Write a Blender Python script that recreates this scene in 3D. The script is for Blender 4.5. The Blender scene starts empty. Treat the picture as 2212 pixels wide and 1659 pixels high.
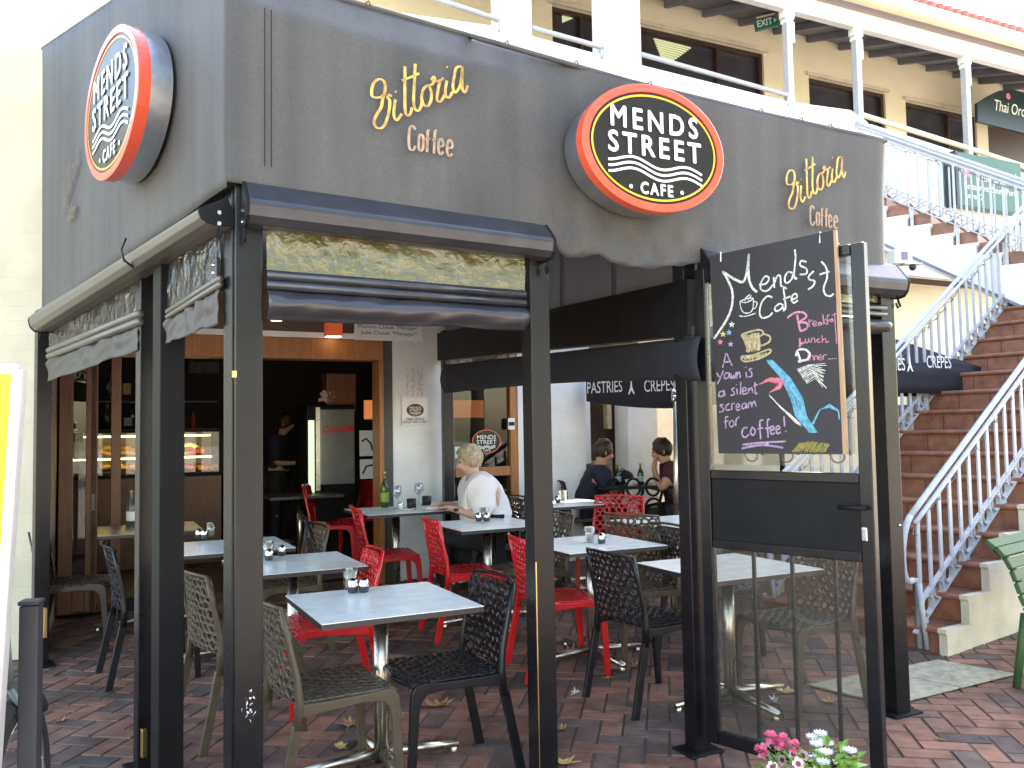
import bpy, math, random
from mathutils import Vector, Matrix
from mathutils import noise as mnoise
R = math.radians
random.seed(7)
SC = bpy.context.scene
COL = SC.collection
V3 = Vector

# ------------------------------------------------------------------ camera, sky, sun, exposure
F = 1870.0
PITCH, ROLL, CAMZ = math.atan(100.5 / 1870.0), 0.017, 1.5
cam_d = bpy.data.cameras.new("camera"); cam = bpy.data.objects.new("camera", cam_d); COL.objects.link(cam)
cam_d.sensor_width = 36.0; cam_d.lens = 36.0 * F / 2212.0
cam_d.clip_start = 0.05; cam_d.clip_end = 2000
CM = Matrix.Translation((0, 0, CAMZ)) @ Matrix.Rotation(math.pi / 2 + PITCH, 4, 'X') @ Matrix.Rotation(-ROLL, 4, 'Z')
cam.matrix_world = CM
SC.camera = cam
SUN_EL, SUN_AZ = 36.0, 28.0
w = bpy.data.worlds.new("World"); SC.world = w; w.use_nodes = True
nt = w.node_tree; bg = nt.nodes["Background"]
sky = nt.nodes.new("ShaderNodeTexSky"); sky.sky_type = 'NISHITA'; sky.sun_disc = False
sky.sun_elevation = R(SUN_EL); sky.sun_rotation = R(SUN_AZ); sky.dust_density = 1.3; sky.air_density = 1.2
nt.links.new(sky.outputs[0], bg.inputs[0]); bg.inputs[1].default_value = 0.15
sd = bpy.data.lights.new("sun", 'SUN'); sd.energy = 4.5; sd.angle = R(0.5); sd.color = (1, .94, .84)
so = bpy.data.objects.new("sun", sd); COL.objects.link(so)
_sdir = V3((math.sin(R(SUN_AZ)) * math.cos(R(SUN_EL)), math.cos(R(SUN_AZ)) * math.cos(R(SUN_EL)), math.sin(R(SUN_EL))))
so.rotation_euler = _sdir.to_track_quat('Z', 'Y').to_euler(); so.location = _sdir * 40
SC.view_settings.view_transform = 'Standard'; SC.view_settings.look = 'None'
SC.view_settings.exposure = 2.95; SC.view_settings.gamma = 1
try: SC.view_settings.use_white_balance = True; SC.view_settings.white_balance_temperature = 7300; SC.view_settings.white_balance_tint = 14
except Exception: pass
try:
    SC.cycles.max_bounces = 8; SC.cycles.transparent_max_bounces = 16
    SC.cycles.use_denoising = True; SC.cycles.sample_clamp_indirect = 6
    SC.cycles.caustics_reflective = False; SC.cycles.caustics_refractive = False
except Exception: pass

# ------------------------------------------------------------------ measuring helpers
CR = CM.to_3x3(); CO = V3((0, 0, CAMZ))
def ray(x, y): return CR @ V3(((x - 1106) / F, -(y - 829.5) / F, -1))
def g(Y):                                   # the paving rises gently towards the cafe
    return 0.0 if Y < 5.2 else min(0.045 * (Y - 5.2), 0.3)
def onz(x, y, z=0.0):                       # point at height z above the paving
    r = ray(x, y); t = (z - CAMZ) / r.z
    for _ in range(30): t = (z + g(CO.y + t * r.y) - CAMZ) / r.z
    return CO + r * t
def ony(x, y, Y): r = ray(x, y); return CO + r * (Y / r.y)
class Plane:                                # vertical plane: point p, direction azimuth (deg from +Y to +X)
    def __init__(s, p, az):
        s.p = V3((p[0], p[1], 0)); a = R(az); s.u = V3((math.sin(a), math.cos(a), 0)); s.n = V3((s.u.y, -s.u.x, 0)); s.az = az
    def at(s, x, y, off=0.0):               # off > 0: towards the viewer side
        r = ray(x, y); q = s.p + s.n * off
        return CO + r * ((q - CO).dot(s.n) / r.dot(s.n))
    def off(s, d): return Plane(s.p + s.n * d, s.az)
    def frame(s): return Matrix(((s.u.x, -s.n.x, 0, s.p.x), (s.u.y, -s.n.y, 0, s.p.y), (0, 0, 1, 0), (0, 0, 0, 1)))
def azdir(a): return V3((math.sin(R(a)), math.cos(R(a)), 0))
Z = V3((0, 0, 1))
A = ony(517, 1100, 3.15); A.z = 0; C = onz(1936, 1538); C.z = 0
AZF = math.degrees(math.atan2(C.x - A.x, C.y - A.y))
FRONT = Plane(A, AZF); U = FRONT.u; NF = FRONT.n; VV = -NF
W0 = V3((-3.25, 5.9, 0))
LEFT = Plane(A, math.degrees(math.atan2(A.x - W0.x, A.y - W0.y)))   # runs from the wall to the corner; n faces out
HN = onz(1508, 1622); HN.z = 0
K = Plane((-1.06, 8.1), AZF)                # cafe front wall
BP = K.at(953, 900); BP.z = 0; BP = BP + K.n * .16
SIDE = Plane(BP, math.degrees(math.atan2(HN.x - BP.x, HN.y - BP.y)))
def lerp(a, b, t): return a + (b - a) * t
def ipl(pts, x):                            # piecewise linear y(x)
    if x <= pts[0][0]: a, b = pts[0], pts[1]
    elif x >= pts[-1][0]: a, b = pts[-2], pts[-1]
    else:
        for a, b in zip(pts, pts[1:]):
            if a[0] <= x <= b[0]: break
    return a[1] + (b[1] - a[1]) * (x - a[0]) / (b[0] - a[0])

# ------------------------------------------------------------------ materials
def _nodes(name):
    m = bpy.data.materials.new(name); m.use_nodes = True
    t = m.node_tree; b = t.nodes["Principled BSDF"]
    return m, t, b
def pbr(name, col, rough=.5, metal=0., var=.15, vs=6., bump=0., bs=60., coat=0., spec=.5, streak=False, alpha=1., trans=0., emis=None, es=0., dirt=None):
    m, t, b = _nodes(name); N = t.nodes.new; L = t.links.new
    c = (*col, 1)
    b.inputs['Base Color'].default_value = c; b.inputs['Roughness'].default_value = rough; b.inputs['Metallic'].default_value = metal
    b.inputs['Specular IOR Level'].default_value = spec; b.inputs['Coat Weight'].default_value = coat
    b.inputs['Transmission Weight'].default_value = trans; b.inputs['Alpha'].default_value = alpha
    if emis: b.inputs['Emission Color'].default_value = (*emis, 1); b.inputs['Emission Strength'].default_value = es
    if var or bump or dirt:
        tc = N("ShaderNodeTexCoord"); mp = N("ShaderNodeMapping"); L(tc.outputs['Object'], mp.inputs[0])
        if streak: mp.inputs['Scale'].default_value = (1, 1, .12)
    if var:
        n = N("ShaderNodeTexNoise"); n.inputs['Scale'].default_value = vs; n.inputs['Detail'].default_value = 6; L(mp.outputs[0], n.inputs[0])
        cr = N("ShaderNodeValToRGB"); L(n.outputs[0], cr.inputs[0])
        cr.color_ramp.elements[0].position = .3; cr.color_ramp.elements[1].position = .7
        d = dirt or tuple(x * (1 - var) for x in col)
        cr.color_ramp.elements[0].color = (*d, 1); cr.color_ramp.elements[1].color = (*[min(1, x * (1 + var * .6)) for x in col], 1)
        L(cr.outputs[0], b.inputs['Base Color'])
        mr = N("ShaderNodeMapRange"); L(n.outputs[0], mr.inputs[0]); mr.inputs[3].default_value = max(.02, rough * .8); mr.inputs[4].default_value = min(1, rough * 1.25); L(mr.outputs[0], b.inputs['Roughness'])
    if bump:
        n2 = N("ShaderNodeTexNoise"); n2.inputs['Scale'].default_value = bs; n2.inputs['Detail'].default_value = 4; L(mp.outputs[0], n2.inputs[0])
        bm = N("ShaderNodeBump"); bm.inputs['Strength'].default_value = bump; bm.inputs['Distance'].default_value = .01; L(n2.outputs[0], bm.inputs['Height']); L(bm.outputs[0], b.inputs['Normal'])
    return m
def thin(name, tint=(1, 1, 1), refl=.12, rough=.02, wave=0., haze=0., hazecol=(.5, .5, .5), ws=9.):
    m = bpy.data.materials.new(name); m.use_nodes = True; t = m.node_tree; t.nodes.clear(); N = t.nodes.new; L = t.links.new
    o = N("ShaderNodeOutputMaterial"); tr = N("ShaderNodeBsdfTransparent"); gl = N("ShaderNodeBsdfGlossy"); mx = N("ShaderNodeMixShader")
    tr.inputs[0].default_value = (*tint, 1); gl.inputs['Roughness'].default_value = rough
    fr = N("ShaderNodeLayerWeight"); pw = N("ShaderNodeMath"); pw.operation = 'POWER'; pw.inputs[1].default_value = 4; L(fr.outputs['Facing'], pw.inputs[0])
    ad = N("ShaderNodeMath"); ad.operation = 'MULTIPLY_ADD'; ad.use_clamp = True; ad.inputs[1].default_value = .6; ad.inputs[2].default_value = refl + .03; L(pw.outputs[0], ad.inputs[0])
    L(ad.outputs[0], mx.inputs[0]); L(tr.outputs[0], mx.inputs[1]); L(gl.outputs[0], mx.inputs[2]); last = mx
    if haze:
        df = N("ShaderNodeBsdfDiffuse"); df.inputs[0].default_value = (*hazecol, 1); m2 = N("ShaderNodeMixShader"); m2.inputs[0].default_value = haze
        L(mx.outputs[0], m2.inputs[1]); L(df.outputs[0], m2.inputs[2]); last = m2
    if wave:
        tc = N("ShaderNodeTexCoord"); n = N("ShaderNodeTexNoise"); n.inputs['Scale'].default_value = ws; n.inputs['Detail'].default_value = 3; n.inputs['Distortion'].default_value = .4
        L(tc.outputs['Object'], n.inputs[0]); bm = N("ShaderNodeBump"); bm.inputs['Strength'].default_value = wave; bm.inputs['Distance'].default_value = .06
        L(n.outputs[0], bm.inputs['Height']); L(bm.outputs[0], gl.inputs['Normal'])
    L(last.outputs[0], o.inputs[0]); return m
def painted_brick(name, col, mortar=.9, rough=.55, bump=.5, bw=.24, rh=.086, stain=.12):
    m, t, b = _nodes(name); N = t.nodes.new; L = t.links.new
    tc = N("ShaderNodeTexCoord"); sx = N("ShaderNodeSeparateXYZ"); cx = N("ShaderNodeCombineXYZ")
    L(tc.outputs['Object'], sx.inputs[0]); ad = N("ShaderNodeMath"); ad.operation = 'ADD'; L(sx.outputs[0], ad.inputs[0]); L(sx.outputs[1], ad.inputs[1])
    L(ad.outputs[0], cx.inputs[0]); L(sx.outputs[2], cx.inputs[1])
    br = N("ShaderNodeTexBrick"); br.inputs['Scale'].default_value = 1; br.inputs['Brick Width'].default_value = bw; br.inputs['Row Height'].default_value = rh
    br.inputs['Mortar Size'].default_value = .006; br.inputs['Mortar Smooth'].default_value = .6; L(cx.outputs[0], br.inputs[0])
    br.inputs['Color1'].default_value = (*col, 1); br.inputs['Color2'].default_value = (*[c * .96 for c in col], 1); br.inputs['Mortar'].default_value = (*[c * mortar for c in col], 1)
    n = N("ShaderNodeTexNoise"); n.inputs['Scale'].default_value = 2.5; n.inputs['Detail'].default_value = 8; L(tc.outputs['Object'], n.inputs[0])
    mr = N("ShaderNodeMapRange"); L(n.outputs[0], mr.inputs[0]); mr.inputs[1].default_value = .35; mr.inputs[2].default_value = .7; mr.inputs[3].default_value = 1 - stain; mr.inputs[4].default_value = 1.0
    mu = N("ShaderNodeMixRGB"); mu.blend_type = 'MULTIPLY'; mu.inputs[0].default_value = 1; L(br.outputs[0], mu.inputs[1]); L(mr.outputs[0], mu.inputs[2]); L(mu.outputs[0], b.inputs['Base Color'])
    b.inputs['Roughness'].default_value = rough
    n2 = N("ShaderNodeTexNoise"); n2.inputs['Scale'].default_value = 40; L(tc.outputs['Object'], n2.inputs[0])
    m2 = N("ShaderNodeMath"); m2.operation = 'MULTIPLY_ADD'; L(br.outputs['Fac'], m2.inputs[0]); m2.inputs[1].default_value = -1.0
    m3 = N("ShaderNodeMath"); m3.operation = 'MULTIPLY'; m3.inputs[1].default_value = .5; L(n2.outputs[0], m3.inputs[0]); L(m3.outputs[0], m2.inputs[2])
    bm = N("ShaderNodeBump"); bm.inputs['Strength'].default_value = bump; bm.inputs['Distance'].default_value = .008; L(m2.outputs[0], bm.inputs['Height']); L(bm.outputs[0], b.inputs['Normal'])
    return m
def emit(name, col, s):
    return pbr(name, col, .6, var=0, emis=col, es=s)
def wood(name, c1, c2, rough=.4):
    m, t, b = _nodes(name); N = t.nodes.new; L = t.links.new
    tc = N("ShaderNodeTexCoord"); mp = N("ShaderNodeMapping"); mp.inputs['Scale'].default_value = (14, 14, 1.2); L(tc.outputs['Object'], mp.inputs[0])
    n = N("ShaderNodeTexNoise"); n.inputs['Scale'].default_value = 3; n.inputs['Detail'].default_value = 8; n.inputs['Distortion'].default_value = 1.5; L(mp.outputs[0], n.inputs[0])
    cr = N("ShaderNodeValToRGB"); cr.color_ramp.elements[0].color = (*c1, 1); cr.color_ramp.elements[1].color = (*c2, 1); cr.color_ramp.elements[0].position = .3; cr.color_ramp.elements[1].position = .7
    L(n.outputs[0], cr.inputs[0]); L(cr.outputs[0], b.inputs['Base Color']); b.inputs['Roughness'].default_value = rough
    return m
def canvas(name, c1, c2, rust):
    m, t, b = _nodes(name); N = t.nodes.new; L = t.links.new
    tc = N("ShaderNodeTexCoord")
    def noise(sc, mp=None, det=6, dist=0.):
        n = N("ShaderNodeTexNoise"); n.inputs['Scale'].default_value = sc; n.inputs['Detail'].default_value = det; n.inputs['Distortion'].default_value = dist
        if mp: q = N("ShaderNodeMapping"); q.inputs['Scale'].default_value = mp; L(tc.outputs['Object'], q.inputs[0]); L(q.outputs[0], n.inputs[0])
        else: L(tc.outputs['Object'], n.inputs[0])
        return n.outputs[0]
    def ramp(f, a0, a1, c0, c1_):
        r = N("ShaderNodeValToRGB"); L(f, r.inputs[0]); r.color_ramp.elements[0].position = a0; r.color_ramp.elements[1].position = a1; r.color_ramp.elements[0].color = (*c0, 1); r.color_ramp.elements[1].color = (*c1_, 1); return r.outputs[0]
    def mix(f, x, y, mode='MIX'):
        q = N("ShaderNodeMixRGB"); q.blend_type = mode
        if isinstance(f, float): q.inputs[0].default_value = f
        else: L(f, q.inputs[0])
        for i, v in ((1, x), (2, y)):
            if isinstance(v, tuple): q.inputs[i].default_value = (*v, 1)
            else: L(v, q.inputs[i])
        return q.outputs[0]
    base = ramp(noise(1.1, None, 5, .6), .32, .68, c1, c2)
    base = mix(1.0, base, ramp(noise(7, (1, 1, .06), 4), .35, .7, (.72, .71, .7), (1.08, 1.07, 1.06)), 'MULTIPLY')
    base = mix(1.0, base, ramp(noise(90, None, 3), .3, .7, (.86, .86, .86), (1.12, 1.12, 1.12)), 'MULTIPLY')
    base = mix(ramp(noise(2.3, (1, 1, .5), 7, 1.), .6, .8, (0, 0, 0), (.55, .55, .55)), base, rust)
    L(base, b.inputs['Base Color']); b.inputs['Roughness'].default_value = .62; b.inputs['Specular IOR Level'].default_value = .55
    bm = N("ShaderNodeBump"); bm.inputs['Strength'].default_value = .3; bm.inputs['Distance'].default_value = .01; L(noise(240, None, 3), bm.inputs['Height']); L(bm.outputs[0], b.inputs['Normal'])
    return m
def paver():
    m, t, b = _nodes("brick_paver"); N = t.nodes.new; L = t.links.new
    at = N("ShaderNodeAttribute"); at.attribute_name = "tone"
    cr = N("ShaderNodeValToRGB"); e = cr.color_ramp.elements
    e[0].color = (.1, .082, .076, 1); e[0].position = 0; e[1].color = (.34, .165, .11, 1); e[1].position = 1
    k = e.new(.4); k.color = (.175, .108, .085, 1); k = e.new(.65); k.color = (.275, .138, .095, 1)
    L(at.outputs['Fac'], cr.inputs[0])
    tc = N("ShaderNodeTexCoord"); n = N("ShaderNodeTexNoise"); n.inputs['Scale'].default_value = 9; n.inputs['Detail'].default_value = 9; L(tc.outputs['Object'], n.inputs[0])
    mr = N("ShaderNodeMapRange"); L(n.outputs[0], mr.inputs[0]); mr.inputs[1].default_value = .3; mr.inputs[2].default_value = .7; mr.inputs[3].default_value = .6; mr.inputs[4].default_value = 1.15
    n3 = N("ShaderNodeTexNoise"); n3.inputs['Scale'].default_value = 1.3; n3.inputs['Detail'].default_value = 7; n3.inputs['Distortion'].default_value = .8; L(tc.outputs['Object'], n3.inputs[0])
    r3 = N("ShaderNodeMapRange"); L(n3.outputs[0], r3.inputs[0]); r3.inputs[1].default_value = .35; r3.inputs[2].default_value = .65; r3.inputs[3].default_value = .62; r3.inputs[4].default_value = 1.1
    m3 = N("ShaderNodeMath"); m3.operation = 'MULTIPLY'; L(mr.outputs[0], m3.inputs[0]); L(r3.outputs[0], m3.inputs[1])
    mu = N("ShaderNodeMixRGB"); mu.blend_type = 'MULTIPLY'; mu.inputs[0].default_value = 1; L(cr.outputs[0], mu.inputs[1]); L(m3.outputs[0], mu.inputs[2])
    L(mu.outputs[0], b.inputs['Base Color']); b.inputs['Roughness'].default_value = .75; b.inputs['Specular IOR Level'].default_value = .25
    n2 = N("ShaderNodeTexNoise"); n2.inputs['Scale'].default_value = 130; n2.inputs['Detail'].default_value = 5; L(tc.outputs['Object'], n2.inputs[0])
    bm = N("ShaderNodeBump"); bm.inputs['Strength'].default_value = .35; bm.inputs['Distance'].default_value = .004; L(n2.outputs[0], bm.inputs['Height']); L(bm.outputs[0], b.inputs['Normal'])
    return m
M = dict(
    paver=paver(), sand=pbr("joint_sand", (.075, .062, .052), .9, bump=.3),
    canvas=canvas("charcoal_canvas", (.052, .05, .046), (.086, .083, .077), (.064, .05, .042)),
    canvas_in=pbr("grey_lining", (.2, .205, .235), .8, var=.12, vs=2, bump=.1, bs=120),
    vinyl=pbr("dark_vinyl", (.03, .03, .036), .25, var=.2, vs=5, bump=.12, bs=25, spec=.6),
    vinyl_l=pbr("grey_vinyl", (.06, .058, .052), .55, var=.2, vs=6, bump=.2, bs=30),
    hood=pbr("dark_metal_hood", (.05, .052, .06), .2, metal=.45, var=.2, vs=9, streak=False, bump=.03, bs=120),
    hood_l=pbr("bronze_metal_hood", (.15, .142, .125), .4, metal=.4, var=.12, vs=6),
    black=pbr("black_gloss_paint", (.007, .007, .009), .26, var=.3, vs=7, bump=.05, bs=160, spec=.32),
    black_m=pbr("black_satin_paint", (.009, .009, .01), .5, var=.3, vs=6, bump=.05, bs=90, spec=.15),
    steel=pbr("brushed_steel", (.62, .58, .5), .28, metal=1, var=.1, vs=20, bump=.02, bs=200),
    chrome=pbr("chrome", (.8, .8, .8), .1, metal=1, var=0),
    alu=pbr("brushed_aluminium", (.6, .62, .66), .3, metal=1, var=.08, vs=30),
    pvc=thin("clear_pvc", (.7, .68, .5), .12, .12, wave=.35, haze=.28, hazecol=(.26, .25, .06), ws=20),  # yellow-green haze paints the street trees' reflection into the sheet
    pvc_d=thin("dim_clear_pvc", (.5, .5, .48), .03, .12, wave=.3, haze=.25, hazecol=(.09, .09, .085), ws=14),  # same clear plastic, its dimmer reflections put into dark tint and haze
    pvc2=thin("clear_pvc_thin", (.8, .8, .78), .1, .06, wave=.4, haze=.1, hazecol=(.4, .4, .4)),
    glass=thin("pane_glass", (.9, .93, .92), .02, .01),
    gate_glass=thin("dusty_pane_glass", (.84, .84, .82), .02, .04, haze=.03, hazecol=(.5, .45, .38)),
    shop_glass=thin("shop_glass", (.7, .7, .7), .0, .01),
    tumbler=thin("clear_tumbler_glass", (.9, .93, .93), .12, .03),
    white_brick=painted_brick("white_painted_brick", (.8, .8, .79), mortar=.98, bump=.22, stain=.18),
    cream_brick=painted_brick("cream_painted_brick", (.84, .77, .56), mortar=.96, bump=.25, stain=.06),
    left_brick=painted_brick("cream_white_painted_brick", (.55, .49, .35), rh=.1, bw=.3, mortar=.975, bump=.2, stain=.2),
    white=pbr("white_paint", (.82, .82, .82), .5, var=.05, bump=.06, bs=30),
    cream=pbr("cream_paint", (.76, .68, .46), .55, var=.06),
    render_w=pbr("white_render", (.8, .8, .79), .6, var=.06, bump=.15, bs=18),
    cream_w=pbr("cream_render", (.66, .6, .46), .6, var=.18, vs=5, bump=.2, bs=25),
    blue=pbr("pale_blue_paint", (.45, .465, .5), .42, var=.1, vs=20, bump=.04, bs=80),
    orange_wood=wood("honey_timber", (.28, .1, .03), (.42, .17, .055)),
    brown_wood=wood("red_brown_timber", (.12, .045, .022), (.2, .075, .035)),
    dark_wood=wood("dark_timber", (.03, .014, .01), (.055, .025, .016)),
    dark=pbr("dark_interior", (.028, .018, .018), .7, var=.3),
    brown_ceil=pbr("brown_ceiling", (.12, .085, .06), .7, var=.1),
    win_frame=pbr("brown_window_frame", (.045, .025, .02), .4, var=.2),
    win_glass=pbr("dark_window_glass", (.045, .046, .055), .04, var=0, spec=.8),
    soffit=pbr("slate_soffit", (.2, .2, .25), .7, var=.2),
    tile=pbr("terracotta_roof_tile", (.5, .14, .12), .6, var=.2, vs=20),
    step_tile=pbr("terracotta_step_tile", (.27, .11, .065), .45, var=.35, vs=12, bump=.15, bs=70),
    laminate=pbr("white_laminate", (.84, .86, .81), .24, var=.09, vs=12, spec=.35),
    laminate_edge=pbr("dark_laminate_edge", (.03, .026, .028), .4, var=.1),
    wood_top=pbr("tan_laminate", (.42, .34, .2), .25, var=.15),
    red=pbr("red_plastic", (.58, .012, .016), .22, var=.12, vs=12, coat=.2),
    blackp=pbr("black_plastic", (.008, .008, .01), .3, var=.2, vs=12, spec=.35),
    taupe=pbr("taupe_plastic", (.088, .068, .046), .28, var=.12, vs=12, spec=.35),
    brownp=pbr("dark_brown_plastic", (.03, .02, .016), .25, var=.2, vs=12),
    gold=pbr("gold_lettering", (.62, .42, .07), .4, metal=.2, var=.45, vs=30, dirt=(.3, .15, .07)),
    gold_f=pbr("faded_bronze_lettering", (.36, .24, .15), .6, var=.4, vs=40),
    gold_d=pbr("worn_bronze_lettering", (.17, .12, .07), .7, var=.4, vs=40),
    sign_red=pbr("orange_red_enamel", (.72, .09, .04), .25, var=.05, coat=.4),
    sign_black=pbr("sign_black_enamel", (.014, .013, .008), .28, var=.15, vs=3, spec=.3),
    yellow=pbr("sign_yellow_line", (.8, .45, .03), .35, var=.05),
    white_v=pbr("white_vinyl_lettering", (.85, .85, .85), .4, var=.04),
    board=pbr("blackboard", (.016, .014, .017), .55, var=.5, vs=3, bump=.1, bs=100),
    ply=wood("plywood_edge", (.24, .13, .06), (.36, .22, .11)),
    ch_w=pbr("white_chalk", (.58, .58, .52), .9, var=.5, vs=90), ch_p=pbr("pink_chalk", (.5, .2, .3), .9, var=.5, vs=90),
    ch_v=pbr("mauve_chalk", (.36, .25, .38), .9, var=.5, vs=90), ch_b=pbr("blue_chalk", (.1, .33, .46), .9, var=.4, vs=60),
    ch_y=pbr("yellow_chalk", (.62, .52, .16), .9, var=.4, vs=60), ch_t=pbr("tan_chalk", (.4, .33, .18), .9, var=.5, vs=60), ch_r=pbr("rose_chalk", (.6, .15, .2), .9, var=.4, vs=60), ch_o=pbr("olive_chalk", (.22, .19, .05), .9, var=.4, vs=60),
    concrete=pbr("concrete", (.36, .33, .24), .9, var=.35, vs=16, bump=1.0, bs=38),
    leaf_tan=pbr("dry_tan_leaf", (.4, .22, .09), .7, var=.5, vs=25), leaf_y=pbr("yellow_leaf", (.5, .36, .1), .7, var=.4, vs=25), leaf_b=pbr("brown_leaf", (.2, .085, .045), .7, var=.4, vs=25),
    paper=pbr("white_paper", (.8, .8, .8), .7, var=.08), green_leaf=pbr("green_foliage", (.1, .22, .035), .45, var=.5, vs=20), bright_leaf=pbr("bright_green_foliage", (.2, .36, .05), .4, var=.3, vs=20),
    plane_leaf=pbr("plane_tree_foliage", (.17, .165, .022), .5, var=.5, vs=1.2), bark=pbr("bark", (.12, .1, .075), .9, var=.4, bump=.5, bs=12),
    pink=pbr("pink_petals", (.85, .2, .38), .5, var=.3, vs=60), petal_w=pbr("white_petals", (.85, .84, .8), .5, var=.1), petal_pale=pbr("pale_pink_petals", (.72, .5, .48), .5, var=.3), maroon=pbr("maroon_petal_eye", (.16, .015, .03), .5),
    pot=pbr("black_plant_pot", (.012, .012, .012), .5), yellow_panel=pbr("bright_yellow_panel", (.9, .78, .02), .35, var=.03),
    silver=pbr("silver_frame", (.62, .6, .58), .35, metal=.3, var=.08), bollard=pbr("charcoal_bollard_paint", (.028, .027, .034), .5, var=.15),
    skin=pbr("skin", (.56, .34, .26), .5, var=.06), skin2=pbr("tanned_skin", (.5, .27, .19), .5, var=.06), hair_g=pbr("grey_blonde_hair", (.42, .34, .23), .55, var=.5, vs=30, bump=.5, bs=60), hair_d=pbr("dark_brown_hair", (.035, .02, .014), .5, var=.4, vs=30, bump=.4, bs=60),
    tshirt=pbr("white_cotton", (.72, .68, .68), .8, var=.05, bump=.25, bs=14), navy=pbr("navy_cotton", (.014, .016, .034), .85, var=.2, bump=.2, bs=14), maroon_c=pbr("maroon_cotton", (.06, .012, .026), .85, var=.2, bump=.2, bs=14), trousers=pbr("black_cotton", (.014, .014, .016), .85, var=.2), dark_eye=pbr("dark_eye", (.02, .015, .012), .2, var=0), lips=pbr("lips", (.45, .15, .13), .45, var=0),
    wine=pbr("green_bottle_glass", (.12, .2, .02), .06, var=0, trans=.7), bottle=pbr("pale_bottle_glass", (.45, .5, .45), .05, var=0, trans=.8), wglass=thin("wine_glass", (.9, .92, .94), .14, .02), ceramic=pbr("white_ceramic", (.82, .82, .8), .2, var=.03),
    cup_black=pbr("black_leather_cup", (.02, .012, .014), .5), sachets=pbr("paper_sachets", (.72, .66, .52), .7, var=.35, vs=120), shaker=pbr("charcoal_glass_base", (.05, .05, .055), .15, var=.1),
    lamp=emit("orange_lamp_shade", (.6, .1, .03), .05), strip=emit("warm_strip_light", (1, .78, .32), 2.2), strip2=emit("cool_strip_light", (.6, .9, .6), .16), bulb=emit("lit_bulb", (1, .85, .6), .8), glow=emit("orange_lamp_and_wall_glow", (1, .33, .12), .055), panel_blind_glow=emit("lit_panel_and_blind", (.7, .8, .5), .045),  # orange glow also paints lamplight on walls, pale glow also brightens a blind
    fridge=pbr("grey_fridge_door", (.25, .26, .25), .3, metal=.3, var=.15), coke=pbr("red_lettering", (.85, .03, .03), .4, var=.1), food=pbr("baked_food", (.32, .16, .04), .6, var=.6, vs=14), food_r=pbr("red_fruit", (.45, .06, .03), .4, var=.5, vs=20), food_y=pbr("yellow_fruit", (.45, .32, .05), .4, var=.3, vs=20),
    exitg=pbr("exit_green", (.01, .17, .12), .4, var=.05), thai=pbr("sea_green_signboard", (.045, .13, .1), .5, var=.12), thai_d=pbr("dark_green_signboard", (.012, .03, .035), .4, var=.2), thai_t=pbr("pale_lettering", (.7, .75, .68), .5, var=.05), red_o=pbr("pink_orchid_paint", (.75, .2, .3), .5, var=.2),
    umb=pbr("black_umbrella_fabric", (.014, .015, .022), .8, var=.2, bump=.1, bs=60), ink=pbr("black_ink", (.02, .02, .03), .5, var=0), wire=pbr("dark_wire", (.1, .1, .11), .5, var=.2), bench=pbr("green_bench_paint", (.045, .1, .035), .65, var=.25, vs=8), rust=pbr("rust", (.2, .08, .03), .8, var=.4, vs=30), brass=pbr("brass", (.6, .45, .18), .3, metal=1, var=.2), tyre=pbr("black_rubber", (.02, .02, .02), .7), bike=pbr("grey_green_bike_paint", (.16, .2, .2), .35, var=.1), bluew=pbr("pale_blue_screen", (.3, .5, .62), .4, var=.1),
    stain=pbr("rust_brown_stain", (.4, .3, .2), .7, var=.3))

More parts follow.
